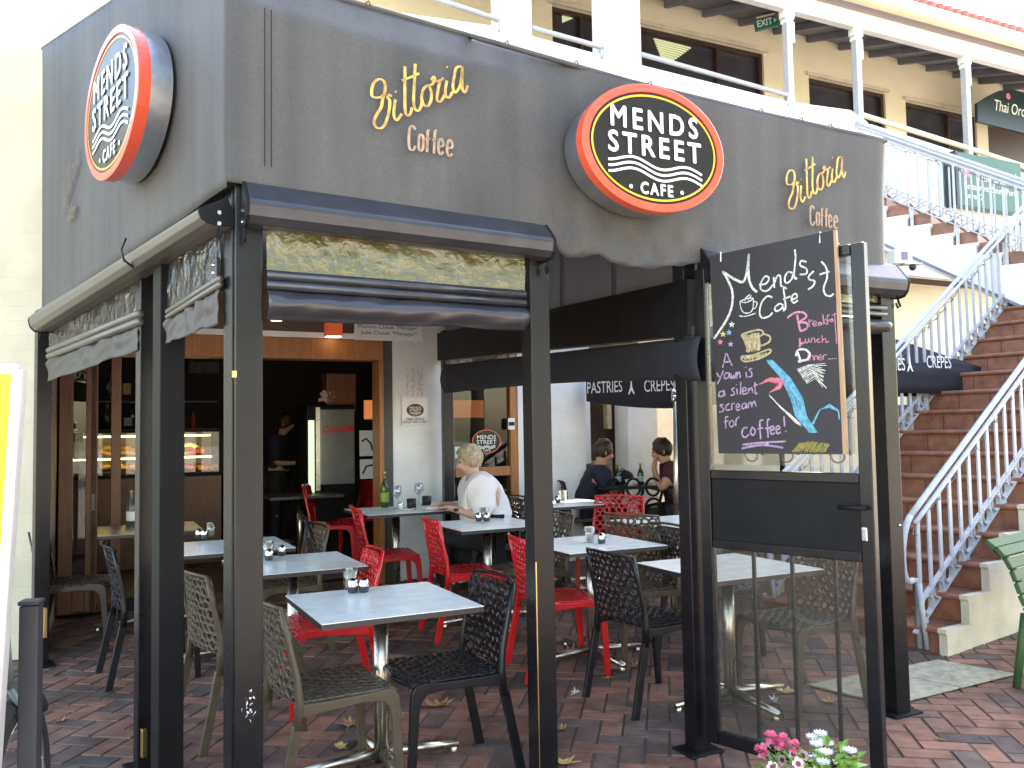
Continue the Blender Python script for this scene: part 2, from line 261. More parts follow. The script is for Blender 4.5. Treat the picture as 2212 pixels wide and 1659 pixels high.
# ------------------------------------------------------------------ mesh builder
WM = {}
class MB:
    def __init__(s): s.v = []; s.f = []
    def add(s, vs, fs):
        o = len(s.v); s.v += [V3(p) for p in vs]; s.f += [[i + o for i in f] for f in fs]; return s
    def ob(s, c, ax, ay, az):               # oriented box: centre and three half axes
        c = V3(c); vs = [c + ax * i + ay * j + az * k for i in (-1, 1) for j in (-1, 1) for k in (-1, 1)]
        fs = [(0, 1, 3, 2), (4, 6, 7, 5), (0, 4, 5, 1), (2, 3, 7, 6), (0, 2, 6, 4), (1, 5, 7, 3)]
        if ax.cross(ay).dot(az) < 0: fs = [f[::-1] for f in fs]
        return s.add(vs, fs)
    def box(s, c, d, rz=0.):
        a = R(rz); x = V3((math.cos(a), math.sin(a), 0)); y = V3((-math.sin(a), math.cos(a), 0))
        return s.ob(c, x * d[0] / 2, y * d[1] / 2, Z * d[2] / 2)
    def bar(s, p, q, w, h, side=None):      # box from p to q; w along side, h across
        p = V3(p); q = V3(q); d = q - p
        if side is None: side = d.cross(Z); side = V3((1, 0, 0)) if side.length < 1e-6 else side
        side = (side - d * side.dot(d) / d.length_squared).normalized(); up = d.cross(side).normalized()
        return s.ob((p + q) / 2, d / 2, side * w / 2, up * h / 2)
    def tube(s, pts, r, n=10, closed=False, cap=True):
        pts = [V3(p) for p in pts]; m = len(pts); rs = r if isinstance(r, (list, tuple)) else [r] * m
        prev = None; rings = []
        for i, p in enumerate(pts):
            a = pts[(i - 1) % m] if (i or closed) else p; b = pts[(i + 1) % m] if (i < m - 1 or closed) else p
            d = (b - a).normalized()
            if prev is None:
                nx = d.cross(Z) if abs(d.z) < .95 else d.cross(V3((1, 0, 0)))
            else: nx = prev - d * prev.dot(d)
            nx.normalize(); prev = nx; ny = d.cross(nx)
            rings.append([p + (nx * math.cos(2 * math.pi * k / n) + ny * math.sin(2 * math.pi * k / n)) * rs[i] for k in range(n)])
        vs = [p for rg in rings for p in rg]; fs = []
        for i in range(m if closed else m - 1):
            j = (i + 1) % m
            for k in range(n): fs.append((i * n + k, i * n + (k + 1) % n, j * n + (k + 1) % n, j * n + k))
        if cap and not closed: fs.append(tuple(range(n))[::-1]); fs.append(tuple((m - 1) * n + k for k in range(n)))
        return s.add(vs, fs)
    def lathe(s, prof, c=(0, 0, 0), n=20):
        c = V3(c); vs = []; fs = []
        for r, z in prof: vs += [c + V3((max(r, .0004) * math.cos(2 * math.pi * k / n), max(r, .0004) * math.sin(2 * math.pi * k / n), z)) for k in range(n)]
        for i in range(len(prof) - 1):
            for k in range(n): fs.append((i * n + k, i * n + (k + 1) % n, (i + 1) * n + (k + 1) % n, (i + 1) * n + k))
        return s.add(vs, fs)
    def poly(s, pts, e):                    # polygon extruded by vector e
        pts = [V3(p) for p in pts]; e = V3(e); n = len(pts)
        nr = V3((0, 0, 0))
        for i in range(n): nr += pts[i].cross(pts[(i + 1) % n])
        if nr.dot(e) > 0: pts = pts[::-1]
        fs = [tuple(range(n)), tuple(range(2 * n - 1, n - 1, -1))] + [(i, n + i, n + (i + 1) % n, (i + 1) % n) for i in range(n)]
        fs[2:] = [f for f in fs[2:]]
        return s.add(pts + [p + e for p in pts], fs)
    def sheet(s, fn, nu, nv):
        vs = [fn(i / nu, j / nv) for i in range(nu + 1) for j in range(nv + 1)]
        return s.add(vs, [(i * (nv + 1) + j, (i + 1) * (nv + 1) + j, (i + 1) * (nv + 1) + j + 1, i * (nv + 1) + j + 1) for i in range(nu) for j in range(nv)])
    def ribbon(s, pts, w, nrm):             # flat brush stroke lying on a plane of normal nrm
        pts = [V3(p) for p in pts]; n = len(pts); ws = w if isinstance(w, (list, tuple)) else [w] * n; vs = []
        for i, p in enumerate(pts):
            d = pts[min(i + 1, n - 1)] - pts[max(i - 1, 0)]
            if d.length < 1e-9: d = V3((1, 0, 0))
            sd_ = nrm.cross(d).normalized() * ws[i] / 2; vs += [p + sd_, p - sd_]
        return s.add(vs, [(2 * i, 2 * i + 1, 2 * i + 3, 2 * i + 2) for i in range(n - 1)])
    def sphere(s, c, r, n=12, m=8, sq=(1, 1, 1)):
        c = V3(c); return s.add(*_sph(c, r, n, m, sq))
    def build(s, name, mat, parent=None, smooth=False, bevel=0., frame=None, solid=0., sub=0, fix=False):
        me = bpy.data.meshes.new(name)
        base = frame if frame is not None else (WM[parent] if parent is not None else Matrix.Identity(4))
        inv = base.inverted()
        me.from_pydata([inv @ p for p in s.v], [], s.f); me.materials.append(M[mat] if isinstance(mat, str) else mat)
        if fix:
            import bmesh
            b = bmesh.new(); b.from_mesh(me); bmesh.ops.recalc_face_normals(b, faces=b.faces); b.to_mesh(me); b.free()
        if smooth:
            me.polygons.foreach_set("use_smooth", [True] * len(me.polygons))
        me.update()
        o = bpy.data.objects.new(name, me); COL.objects.link(o)
        if parent is not None: o.parent = parent; o.matrix_local = WM[parent].inverted() @ base
        else: o.matrix_world = base
        WM[o] = base.copy()
        if solid: md = o.modifiers.new("thick", 'SOLIDIFY'); md.thickness = solid; md.offset = 0
        if bevel: md = o.modifiers.new("bevel", 'BEVEL'); md.width = bevel; md.segments = 2; md.limit_method = 'ANGLE'
        if sub: md = o.modifiers.new("sub", 'SUBSURF'); md.levels = sub; md.render_levels = sub
        return o
def _sph(c, r, n, m, sq):
    vs = []; fs = []
    for i in range(m + 1):
        t = math.pi * i / m
        for k in range(n):
            p = 2 * math.pi * k / n; vs.append(c + V3((r * sq[0] * math.sin(t) * math.cos(p), r * sq[1] * math.sin(t) * math.sin(p), r * sq[2] * math.cos(t))) + V3((0, 0, 0)) * k)
    for i in range(m):
        for k in range(n): fs.append((i * n + k, (i + 1) * n + k, (i + 1) * n + (k + 1) % n, i * n + (k + 1) % n))
    return vs, fs
def tag(o, label, cat, group=None, kind=None):
    if label: o["label"] = label
    if cat: o["category"] = cat
    if group: o["group"] = group
    if kind: o["kind"] = kind
    return o
def thing(name, label, cat, loc=(0, 0, 0), rz=0., group=None):
    o = bpy.data.objects.new(name, None); COL.objects.link(o); o.empty_display_size = .1
    o.location = V3(loc); o.rotation_euler = (0, 0, rz); WM[o] = Matrix.Translation(V3(loc)) @ Matrix.Rotation(rz, 4, 'Z')
    return tag(o, label, cat, group)
KIDS = {}
def dup(root, loc, rz, label, group=None, mats=None):
    def cp(o, par):
        c = o.copy(); COL.objects.link(c)
        if par is not None: c.parent = par; c.matrix_parent_inverse = o.matrix_parent_inverse.copy()
        if mats and o.type == 'MESH' and o.data.materials and o.data.materials[0].name in mats:
            c.material_slots[0].link = 'OBJECT'; c.material_slots[0].material = M[mats[o.data.materials[0].name]]
        for k in o.children: cp(k, c)
        return c
    c = cp(root, None); c.location = V3(loc); c.rotation_euler = (0, 0, rz)
    c["label"] = label
    if group: c["group"] = group
    return c
_TX = {}
def text(body, P, right, up, h, mat, parent, name="lettering", width=None, off=0., align='C', lift=.003, sp=1.0, shear=0., bold=0.):
    key = (body, off, sp, shear)
    if key not in _TX:
        cu = bpy.data.curves.new("t", 'FONT'); cu.body = body; cu.offset = off; cu.resolution_u = 3; cu.align_x = 'CENTER'; cu.space_character = sp; cu.shear = shear
        o = bpy.data.objects.new("t", cu); COL.objects.link(o); dg = bpy.context.evaluated_depsgraph_get()
        me = bpy.data.meshes.new_from_object(o.evaluated_get(dg)); vs = [v.co.copy() for v in me.vertices]; fs = [list(p.vertices) for p in me.polygons]
        bpy.data.objects.remove(o); bpy.data.meshes.remove(me); bpy.data.curves.remove(cu)
        x0 = min(p.x for p in vs); x1 = max(p.x for p in vs); y0 = min(p.y for p in vs); y1 = max(p.y for p in vs)
        _TX[key] = ([((p.x - (x0 + x1) / 2) / (y1 - y0), (p.y - (y0 + y1) / 2) / (y1 - y0)) for p in vs], fs, (x1 - x0) / (y1 - y0))
    vs, fs, asp = _TX[key]; n = right.cross(up).normalized(); sx = h if width is None else width / asp
    b = MB()
    for i_, (dx, dy) in enumerate(((0, 0), (-1, 0), (1, 0), (0, 1), (0, -1), (-.7, .7), (.7, -.7)) if bold else ((0, 0),)): b.add([P + right * (x * sx + dx * bold) + up * (y * h + dy * bold) + n * (lift + i_ * .00025) for x, y in vs], fs)
    return b.build(name, mat, parent)
def cat(pts, k=5):                          # Catmull-Rom through 2-D or 3-D points
    pts = [V3((*p, 0)) if len(p) == 2 else V3(p) for p in pts]
    if len(pts) < 3: return pts
    out = []
    for i in range(len(pts) - 1):
        p0 = pts[max(i - 1, 0)]; p1 = pts[i]; p2 = pts[i + 1]; p3 = pts[min(i + 2, len(pts) - 1)]
        for j in range(k):
            t = j / k; out.append(.5 * ((2 * p1) + (p2 - p0) * t + (2 * p0 - 5 * p1 + 4 * p2 - p3) * t * t + (3 * p1 - p0 - 3 * p2 + p3) * t ** 3))
    return out + [pts[-1]]
def nz(p, s=1.): return mnoise.noise(V3(p) * s)

# ================================================================== SETTING
# ground: base sheet, brick paving in herringbone
gb = MB(); gb.add([(-90, -90, -.03), (90, -90, -.03), (90, 90, -.03), (-90, 90, -.03)], [(0, 1, 2, 3)])
tag(gb.build("ground", pbr("pale_street_paving", (.4, .36, .31), .8, var=.2, vs=2)), None, None, kind="structure")  # sheet kept pale so the street bounces light onto the cafe
def paving():
    W = .115; a = R(10); ex = V3((math.cos(a), -math.sin(a), 0)); ey = V3((math.sin(a), math.cos(a), 0))
    vs = []; fs = []; tone = []; rnd = random.Random(3); n = 75
    def brick(x0, y0, x1, y1):
        gp = .0035; ch = .005; c = ex * ((x0 + x1) / 2 * W) + ey * ((y0 + y1) / 2 * W) + V3((1.2, 5.6, 0))
        if not (-5.5 < c.x < 7.5 and .8 < c.y < 12.2): return
        o = len(vs); dz = rnd.uniform(-.0022, .0022); tx = rnd.uniform(-.0012, .0012)
        for (zz, i) in ((-.012, gp), (0, gp + ch)):
            for (sx, sy) in ((x0, y0), (x1, y0), (x1, y1), (x0, y1)):
                px = sx * W + (i if sx == x0 else -i); py = sy * W + (i if sy == y0 else -i)
                p = ex * px + ey * py + V3((1.2, 5.6, 0)); p.z = g(p.y) + zz + dz + (tx if sx == x0 else -tx); vs.append(p)
        fs.extend([(o + 4, o + 5, o + 6, o + 7)] + [(o + k, o + (k + 1) % 4, o + 4 + (k + 1) % 4, o + 4 + k) for k in range(4)])
        t = rnd.random() ** 1.0 * .75 + .25 * rnd.random(); tone.extend([t] * 5)
    for x in range(-n, n):
        for y in range(-n, n):
            k = (x - y) % 4
            if k == 0: brick(x, y, x + 2, y + 1)
            elif k == 3: brick(x, y, x + 1, y + 2)
    me = bpy.data.meshes.new("paving"); me.from_pydata(vs, [], fs); me.materials.append(M['paver'])
    at = me.attributes.new("tone", 'FLOAT', 'FACE'); at.data.foreach_set("value", tone)
    o = bpy.data.objects.new("paving", me); COL.objects.link(o); tag(o, None, None, kind="structure")
paving()
jb = MB(); jb.sheet(lambda u, v: V3((-5.6 + 13.2 * u, .7 + 11.6 * v, g(.7 + 11.6 * v) - .006)), 1, 40)
tag(jb.build("path", "sand"), None, None, kind="structure")

# ------------------------------------------------------------------ cafe building
ZV = 4.05                                    # veranda floor
cafe = thing("cafe_building", "white painted brick cafe with timber shopfront under a first floor veranda with red tiled roof", "building", K.p)
KF = K.frame()
def kx(px, py=900, pl=K): q = pl.at(px, py); return (q - K.p).dot(K.u)
def kbox(b, x0, x1, d0, d1, z0, z1):         # box in the wall's own frame: along, depth (behind +), height
    c = K.p + K.u * ((x0 + x1) / 2) - K.n * ((d0 + d1) / 2) + Z * ((z0 + z1) / 2)
    return b.ob(c, K.u * (x1 - x0) / 2, -K.n * (d1 - d0) / 2, Z * (z1 - z0) / 2)
XL = kx(118); XJ0 = kx(818); XJ1 = kx(848); XP1 = kx(980); XW1 = kx(1113); XR0 = kx(1180); XR1 = kx(1264); XR2 = kx(1296); XR3 = kx(1380); XR4 = kx(1900)
HD0, HD1 = 2.17, 2.36
b = MB(); kbox(b, XJ1, XP1, 0, .25, 0, 3.4); b.build("pillar", "white_brick", cafe, frame=KF)
b = MB(); kbox(b, XW1 + .03, XR1, 0, .28, 0, 3.4); b.build("wall", "white_brick", cafe, frame=KF)
b = MB(); kbox(b, XL - .8, XL, 0, .3, 0, 4.0); b.build("wall", "white_brick", cafe, frame=KF)
b = MB(); kbox(b, XL - 3, XR4 + 12, 5.0, 5.2, 0, 8.0); b.build("unseen_rear_wall", "render_w", cafe, frame=KF)  # unseen, added to keep the sun out of the hollow rooms
b = MB(); kbox(b, XR1 + .02, XR3, 1.0, 1.2, 0, 3.4); kbox(b, XR1 - .1, XR1 - .005, .285, 1.0, 0, 3.4)
b.build("recess_wall", "white_brick", cafe, frame=KF)
b = MB(); kbox(b, XR3 + .9, XR4 + 9, .3, .5, 0, 3.39); b.build("cream_wall", "cream_brick", cafe, frame=KF)
b = MB(); kbox(b, XL, XJ1, .0, .25, HD1 + .05, 3.4); kbox(b, XP1, XW1 + .03, .0, .25, 2.42, 3.4); kbox(b, XR1, XR4 + 9, .3, .6, 3.4, ZV - .15)
b.build("upper_wall", "brown_ceil", cafe, frame=KF)
b = MB(); kbox(b, XL, XJ1 + .02, -.03, .0, HD1, HD1 + .05); b.build("header_trim", "white", cafe, frame=KF)
b = MB(); kbox(b, XL, XJ1 - .09, -.02, .2, HD0, HD1 - .002); kbox(b, XJ0, XJ1 - .09, -.025, .2, .12, HD0 - .002); b.build("timber_frame", "orange_wood", cafe, frame=KF, bevel=.004)
b = MB(); kbox(b, XJ1 - .088, XJ1 - .002, -.01, .2, .1, HD1 - .002); b.build("grey_jamb", "vinyl_l", cafe, frame=KF)
# folded timber doors at the left of the opening
for i, (pa, pb) in enumerate(((128, 192), (196, 212), (240, 262))):
    xa, xb = kx(pa), kx(pb); fd = thing if False else None
    b = MB()
    if i == 0:
        kbox(b, xa, xa + .1, -.03, .03, .12, HD0 - .01); kbox(b, xb - .02, xb + .06, -.03, .03, .12, HD0 - .01)
        kbox(b, xa + .1, xb - .02, -.028, .028, HD0 - .14, HD0 - .012); kbox(b, xa + .1, xb - .02, -.028, .028, .13, .3)
    else: kbox(b, xa, xb, -.03, .03, .12, HD0 - .01)
    d = b.build("folding_door", "brown_wood", cafe, frame=KF, bevel=.004)
    if i == 0:
        b = MB(); kbox(b, xa + .1, xb - .02, -.006, .006, .3, HD0 - .14); b.build("pane", "shop_glass", d, frame=KF)
    if i == 1:
        b = MB(); kbox(b, xa + .01, xb - .02, -.04, -.031, .92, 1.05); b.build("hinge", "hood", d, frame=KF)
# shop window right of the pillar
zr0 = K.at(1050, 1029).z; zr1 = K.at(1050, 1009).z
b = MB(); kbox(b, XP1 + .02, XW1 - .05, .02, .1, zr0, zr1); kbox(b, XW1 - .05, XW1 + .028, .01, .11, .12, 2.415); kbox(b, XP1 + .02, XW1 - .05, .02, .1, 2.33, 2.415); kbox(b, XP1 + .02, XW1 - .05, .02, .1, .12, .2)
win = b.build("window", "orange_wood", cafe, frame=KF, bevel=.004)
b = MB(); kbox(b, XP1 + .02, XW1 - .05, .05, .06, .2, zr0 - .002); kbox(b, XP1 + .02, XW1 - .05, .05, .06, zr1 + .002, 2.33); b.build("pane", "shop_glass", win, frame=KF)
# interior shell
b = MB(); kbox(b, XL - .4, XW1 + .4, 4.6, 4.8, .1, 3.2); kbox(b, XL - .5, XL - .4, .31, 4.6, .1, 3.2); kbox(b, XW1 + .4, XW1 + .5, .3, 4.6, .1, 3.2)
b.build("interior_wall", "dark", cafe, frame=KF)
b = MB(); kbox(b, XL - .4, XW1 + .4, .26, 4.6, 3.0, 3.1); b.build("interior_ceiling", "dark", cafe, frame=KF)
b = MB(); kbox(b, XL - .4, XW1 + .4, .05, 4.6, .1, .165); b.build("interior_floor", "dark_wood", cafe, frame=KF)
# right side openings beyond the recess
b = MB(); kbox(b, XR3 + .005, XR3 + .9, 1.3, 1.4, 0, 3.38); b.build("back_doorway", "dark_wood", cafe, frame=KF)
b = MB(); kbox(b, XR3 + .02, XR3 + .42, 1.2, 1.28, .1, 1.12); kbox(b, XR3 + .3, XR3 + .36, 1.1, 1.19, 1.5, 2.2); b.build("doorway_panel", "wood_top", cafe, frame=KF)
b = MB(); kbox(b, XR3 + .46, XR3 + .885, .9, 1.2, .1, 1.85); b.build("white_cabinet", "render_w", cafe, frame=KF, bevel=.01)
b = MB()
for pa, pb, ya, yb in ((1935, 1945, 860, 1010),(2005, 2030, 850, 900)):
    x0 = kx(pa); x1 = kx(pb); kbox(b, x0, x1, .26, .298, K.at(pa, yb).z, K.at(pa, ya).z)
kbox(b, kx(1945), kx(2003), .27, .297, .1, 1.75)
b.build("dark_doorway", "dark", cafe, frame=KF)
b = MB(); q = kx(1962); kbox(b, q, q + .12, .24, .268, 1.32, 1.44); b.build("lit_lamp", "glow", cafe, frame=KF)
# ------------------------------------------------------------------ first floor: parapet, veranda, roof
PV = K.off(.18); UPW = K.off(-1.25)
def vbox(b, pl, px0, px1, z0, z1, d0, d1):
    q0 = pl.at(px0, 200); q1 = pl.at(px1, 200); q0.z = 0; q1.z = 0; c = (q0 + q1) / 2 - pl.n * ((d0 + d1) / 2) + Z * ((z0 + z1) / 2)
    return b.ob(c, (q1 - q0) / 2, -pl.n * (d1 - d0) / 2, Z * (z1 - z0) / 2)
def zat(pl, px, py): return pl.at(px, py).z
PT = zat(PV, 1700, 219)
ptop = lambda px: zat(PV, px, {True: 0}.get(False, 0) if False else 0)
def prow(px):                                 # pixel row of the parapet's top edge, photographed; used to find its height once
    return px
b = MB()
x_l = PV.at(250, 100); x_l.z = 0; x_r = PV.at(1880, 240); x_r.z = 0
tops = [(640, -60), (1080, 58), (1150, 78), (1310, 122), (1700, 219), (1765, 228), (1838, 238), (1872, 262), (1893, 290)]
pts = [PV.at(x, y) for x, y in tops]
pts[0].z = PT + .05
base = [V3((p.x, p.y, ZV - .75)) for p in (pts[-1], pts[0])]
b.poly(pts + base, -PV.n * .14)
b.build("parapet", "render_w", cafe, frame=KF)
b = MB()
for a_, c_ in ((1082, 1148), (1304, 1383)): vbox(b, PV, a_, c_, ZV, ZV + 2.6, -.03, .2)
b.build("pillar", "render_w", cafe, frame=KF)
b = MB()
for (xa, ya, xb, yb) in ((930, -7, 1081, 44), (1149, 60, 1303, 103), (1384, 117, 1706, 207)):
    b.tube([PV.at(xa, ya), PV.at(xb, yb)], .027, 10)
    q = PV.at(xb - 4, yb); b.tube([q, q - Z * .12], .018, 8)
b.build("hand_rail", "blue", cafe, frame=KF, smooth=True)
b = MB(); q0 = PV.at(1880, 268); q1 = PV.at(2400, 434); b.poly([q0, q1, V3((q1.x, q1.y, 3.38)), V3((q0.x, q0.y, 3.38))], -PV.n * .12); b.build("stair_parapet", "render_w", cafe, frame=KF, fix=True)
b = MB(); b.tube([PV.at(1862, 248), PV.at(2110, 326), PV.at(2330, 398)], .034, 10); b.build("cream_hand_rail", "cream", cafe, frame=KF, smooth=True)
ZB = zat(PV, 1720, 30)
for pxp, yb in ((1708, 215), (1858, 252), (2095, 325)):
    q = PV.at(pxp, yb) - PV.n * .02; p = V3((q.x, q.y, ZB))
    b = MB(); b.bar(q - Z * .25, p, .085, .085, PV.u); po = b.build("veranda_post", "blue", cafe, frame=KF, bevel=.006)
    b = MB(); b.bar(p - Z * .09 - PV.u * .0, p + Z * .02, .16, .1, PV.u); b.bar(p - Z * .15, p - Z * .092, .12, .095, PV.u)
    b.bar(p + PV.u * .09 - Z * .36, p + PV.u * .09 - Z * .1, .035, .04, PV.u); b.build("bracket", "white", po, frame=KF, bevel=.01)
b = MB(); e0 = PV.at(600, 0); e1 = PV.at(1720, 30); e0.z = ZB; e1.z = ZB; far = e1 + PV.u * 9
b.bar(e0 + Z * .1, far + Z * .1, .1, .2, PV.n); b.build("veranda_beam", "white", cafe, frame=KF)
b = MB(); gq = PV.n * .22 + Z * .3
b.tube([e0 + gq, far + gq], .1, 14); b.build("gutter", "cream", cafe, frame=KF, smooth=True)
b = MB(); q0 = e0 + PV.n * .2 + Z * .42; q1 = far + PV.n * .2 + Z * .42; bk = -PV.n * 4.2 + Z * 2.0
b.add([q0, q1, q1 + bk, q0 + bk, q0 - Z * .06, q1 - Z * .06, q1 + bk - Z * .06, q0 + bk - Z * .06], [(0, 1, 2, 3), (4, 7, 6, 5), (0, 4, 5, 1), (2, 6, 7, 3), (1, 5, 6, 2), (0, 3, 7, 4)])
rf = b.build("roof", "tile", cafe, frame=KF)
b = MB(); L_ = (q1 - q0).length
for i in range(int(L_ / .16)):
    s_ = q0 + PV.u * (i * .16 + .08) + Z * .02 + PV.n * .03; b.tube([s_, s_ + bk * .35], .055, 8)
b.build("roof_tiles", "tile", rf, frame=KF, smooth=True)
b = MB(); b.add([e0 + Z * .21, far + Z * .21, far - PV.n * 1.5 + Z * .66, e0 - PV.n * 1.5 + Z * .66], [(0, 1, 2, 3)]); b.build("soffit", "soffit", cafe, frame=KF)
b = MB()
for i in range(int(L_ / .62)):
    s_ = e0 + PV.u * (i * .62 + .3) + Z * .15; b.bar(s_, s_ - PV.n * 1.45 + Z * .45, .05, .09, PV.u)
b.build("rafter", "soffit", cafe, frame=KF)
# upper wall with its windows (openings cut as separate wall pieces)
wins = [(1196, 1303, -14, 104), (1388, 1652, 52, 204), (1748, 1912, 166, 300), (1955, 2106, 218, 335)]
def up(px, py, o=0.): return UPW.at(px, py, o)
wz = [(zat(UPW, (a_ + c_) / 2, (ipl([(1388, 52), (1652, 138)], (a_ + c_) / 2)) if False else 0)) for a_, c_, t_, l_ in wins]
ztop = zat(UPW, 1388, 52) - .02; ztop2 = zat(UPW, 1748, 166); ztop3 = zat(UPW, 1955, 218)
zb = [ZV, ZV + .55, ZV + .35, ZV + .55]
spec = [(ztop, zb[0]), (ztop, zb[1]), (ztop2, zb[2]), (ztop3, ZV + 1.0)]
b = MB(); last = 300
for (a_, c_, t_, l_), (zt, z0) in zip(wins, spec):
    vbox(b, UPW, last, a_, ZV - .1, ZV + 3.2, 0, .2)
    vbox(b, UPW, a_, c_, zt, ZV + 3.2, 0, .2)
    if z0 > ZV: vbox(b, UPW, a_, c_, ZV - .1, z0, 0, .2)
    last = c_
vbox(b, UPW, last, 2130, ZV - .1, ZV + 3.2, 0, .2); vbox(b, UPW, 2130, 2380, ztop3 + .1, ZV + 3.2, 0, .2); vbox(b, UPW, 2290, 2700, ZV - .1, ztop3 + .098, 0, .2)
b.build("veranda_wall", "cream_brick", cafe, frame=KF)
for (a_, c_, t_, l_), (zt, z0) in zip(wins, spec):
    b = MB(); q0 = UPW.at(a_, 200); q1 = UPW.at(c_, 200); q0.z = q1.z = 0; wd = (q1 - q0).length; o = -UPW.n * .07
    for p0, p1 in ((Z * z0, Z * zt),): pass
    fr = .055
    for x_, w_ in ((fr / 2, fr), (wd - fr / 2, fr), (wd * .62, fr * .8)): b.bar(q0 + UPW.u * x_ + Z * z0 + o, q0 + UPW.u * x_ + Z * zt + o, w_, .07, UPW.u)
    b.bar(q0 + UPW.u * fr + Z * (zt - fr / 2) + o, q1 - UPW.u * fr + Z * (zt - fr / 2) + o, fr, .066, Z); b.bar(q0 + UPW.u * fr + Z * (z0 + fr / 2) + o, q1 - UPW.u * fr + Z * (z0 + fr / 2) + o, fr, .066, Z)
    wn = b.build("upper_window", "win_frame", cafe, frame=KF)
    b = MB(); b.bar(q0 + Z * (z0 + zt) / 2 + o * 1.6, q1 + Z * (z0 + zt) / 2 + o * 1.6, .01, zt - z0, UPW.n); b.build("pane", "win_glass", wn, frame=KF)
    b = MB(); b.bar(q0 - UPW.u * .05 + Z * (zt + .03) + UPW.n * .02, q1 + UPW.u * .05 + Z * (zt + .03) + UPW.n * .02, .05, .05, Z); b.build("lintel", "cream_w", wn, frame=KF)
b = MB(); b.poly([up(1213, 22, -.1), up(1248, 12, -.1), up(1270, 26, -.1), up(1214, 50, -.1)], UPW.n * .012); b.build("ceiling_light", "panel_blind_glow", cafe, frame=KF)
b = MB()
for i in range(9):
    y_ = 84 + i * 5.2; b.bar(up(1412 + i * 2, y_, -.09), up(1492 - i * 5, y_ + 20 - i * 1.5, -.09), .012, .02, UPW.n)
b.build("window_blind", "panel_blind_glow", cafe, frame=KF)  # slats glow by themselves, their brightness is put into the emission
b = MB(); vbox(b, UPW, 2132, 2288, ZV - .08, ztop3 + .08, .1, .16); b.build("restaurant_doorway", "dark_wood", cafe, frame=KF)
b = MB(); kbox(b, XL - 2, XR4 + 8, -.17, 1.3, ZV - .14, ZV - .02); b.build("veranda_floor", "concrete", cafe, frame=KF)

# left wing wall
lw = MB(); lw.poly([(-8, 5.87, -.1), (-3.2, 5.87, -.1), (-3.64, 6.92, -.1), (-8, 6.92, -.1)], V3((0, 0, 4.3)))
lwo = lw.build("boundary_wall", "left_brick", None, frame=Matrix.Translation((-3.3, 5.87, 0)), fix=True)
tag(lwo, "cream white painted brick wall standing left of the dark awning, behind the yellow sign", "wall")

# ------------------------------------------------------------------ awning
aw = thing("awning", "charcoal canvas awning with gold lettering wrapped round the corner of the cafe terrace", "awning", A)
ftop = [(489, -85), (741, 0), (1050, 88), (1358, 176), (1640, 245), (1860, 293), (1915, 306)]
fbot = [(489, 392), (700, 425), (1192, 500), (1200, 540), (1225, 560), (1290, 549), (1320, 570), (1400, 581), (1520, 566), (1700, 600), (1924, 625)]
def fascia(u, v):
    px = 489 + (1919 - 489) * u; bl = .15 if px < 1020 else .15 - .06 * min(1, (px - 1020) / 500)
    r = FRONT.at(px, lerp(ipl(ftop, px), ipl(fbot, px), v), .06 - max(0, (bl - v) / bl) * (.12 if px < 1020 else .12 * max(0, 1 - (px - 1020) / 250))); k = max(0., v - .72) / .28; wr = min(1, max(0, (px - 1130) / 120)) * (1 if px < 1560 else .35)
    r = r + NF * (nz((u * 7, v * 2, 1)) * .008 + k * wr * (.035 * nz((u * 22 + v * 3, v * 5, 4)) + .02 * nz((u * 60, v * 9, 2))) - .01 * math.sin(math.pi * v))
    if px > 1900: r -= NF * ((px - 1900) / 19) ** 2 * .02
    if v > .999 and wr > 0: r = r + Z * (.012 * nz((u * 40, 0, 3)))
    return r
b = MB(); b.sheet(fascia, 150, 36); b.build("front_fascia", "canvas", aw, smooth=True, solid=.004)
ltop = [(92, 105), (249, 0), (489, -120)]; lbot = [(92, 690), (489, 405)]
def lfas(u, v):
    px = 92 + (490 - 92) * u; return lerp(LEFT.at(px, ipl(ltop, px), .06), LEFT.at(px, ipl(lbot, px), .05), v) + LEFT.n * nz((u * 5, v * 2, 8)) * .008
b = MB(); b.sheet(lfas, 50, 20); b.build("side_fascia", "canvas", aw, smooth=True, solid=.004)
# seams, hem band
b = MB()
for px in (572, 586): b.ribbon([FRONT.at(px, lerp(ipl(ftop, px), ipl(fbot, px), t), .069) for t in (.16, .4, .6, .8, .9)], .0035, NF)
b.build('seam', 'black_m', aw); b = MB()
for px in (237,): b.ribbon([LEFT.at(px, lerp(ipl(ltop, px), ipl(lbot, px), t), .072) for t in (0, .5, 1)], .005, LEFT.n)
b.build("seam", "black_m", aw)
b = MB(); b.tube([FRONT.at(px, ipl(ftop, px) - 1, -.06 if px < 1020 else .05) for px in range(489, 1916, 25)], .012, 6); b.tube([LEFT.at(px, ipl(ltop, px), .05) for px in range(92, 490, 20)], .012, 6)
b.build("piping", "canvas", aw, smooth=True)
b = MB()
for px in (790, 1090, 1240, 1400, 1640, 1727, 1790):
    q = FRONT.at(px + 0, ipl(ftop, px) - 6, -.04); b.tube([q, q + V3((.012, 0, .012)), q + V3((.02, 0, -.008))], .004, 6)
b.build("hook", "rust", aw)
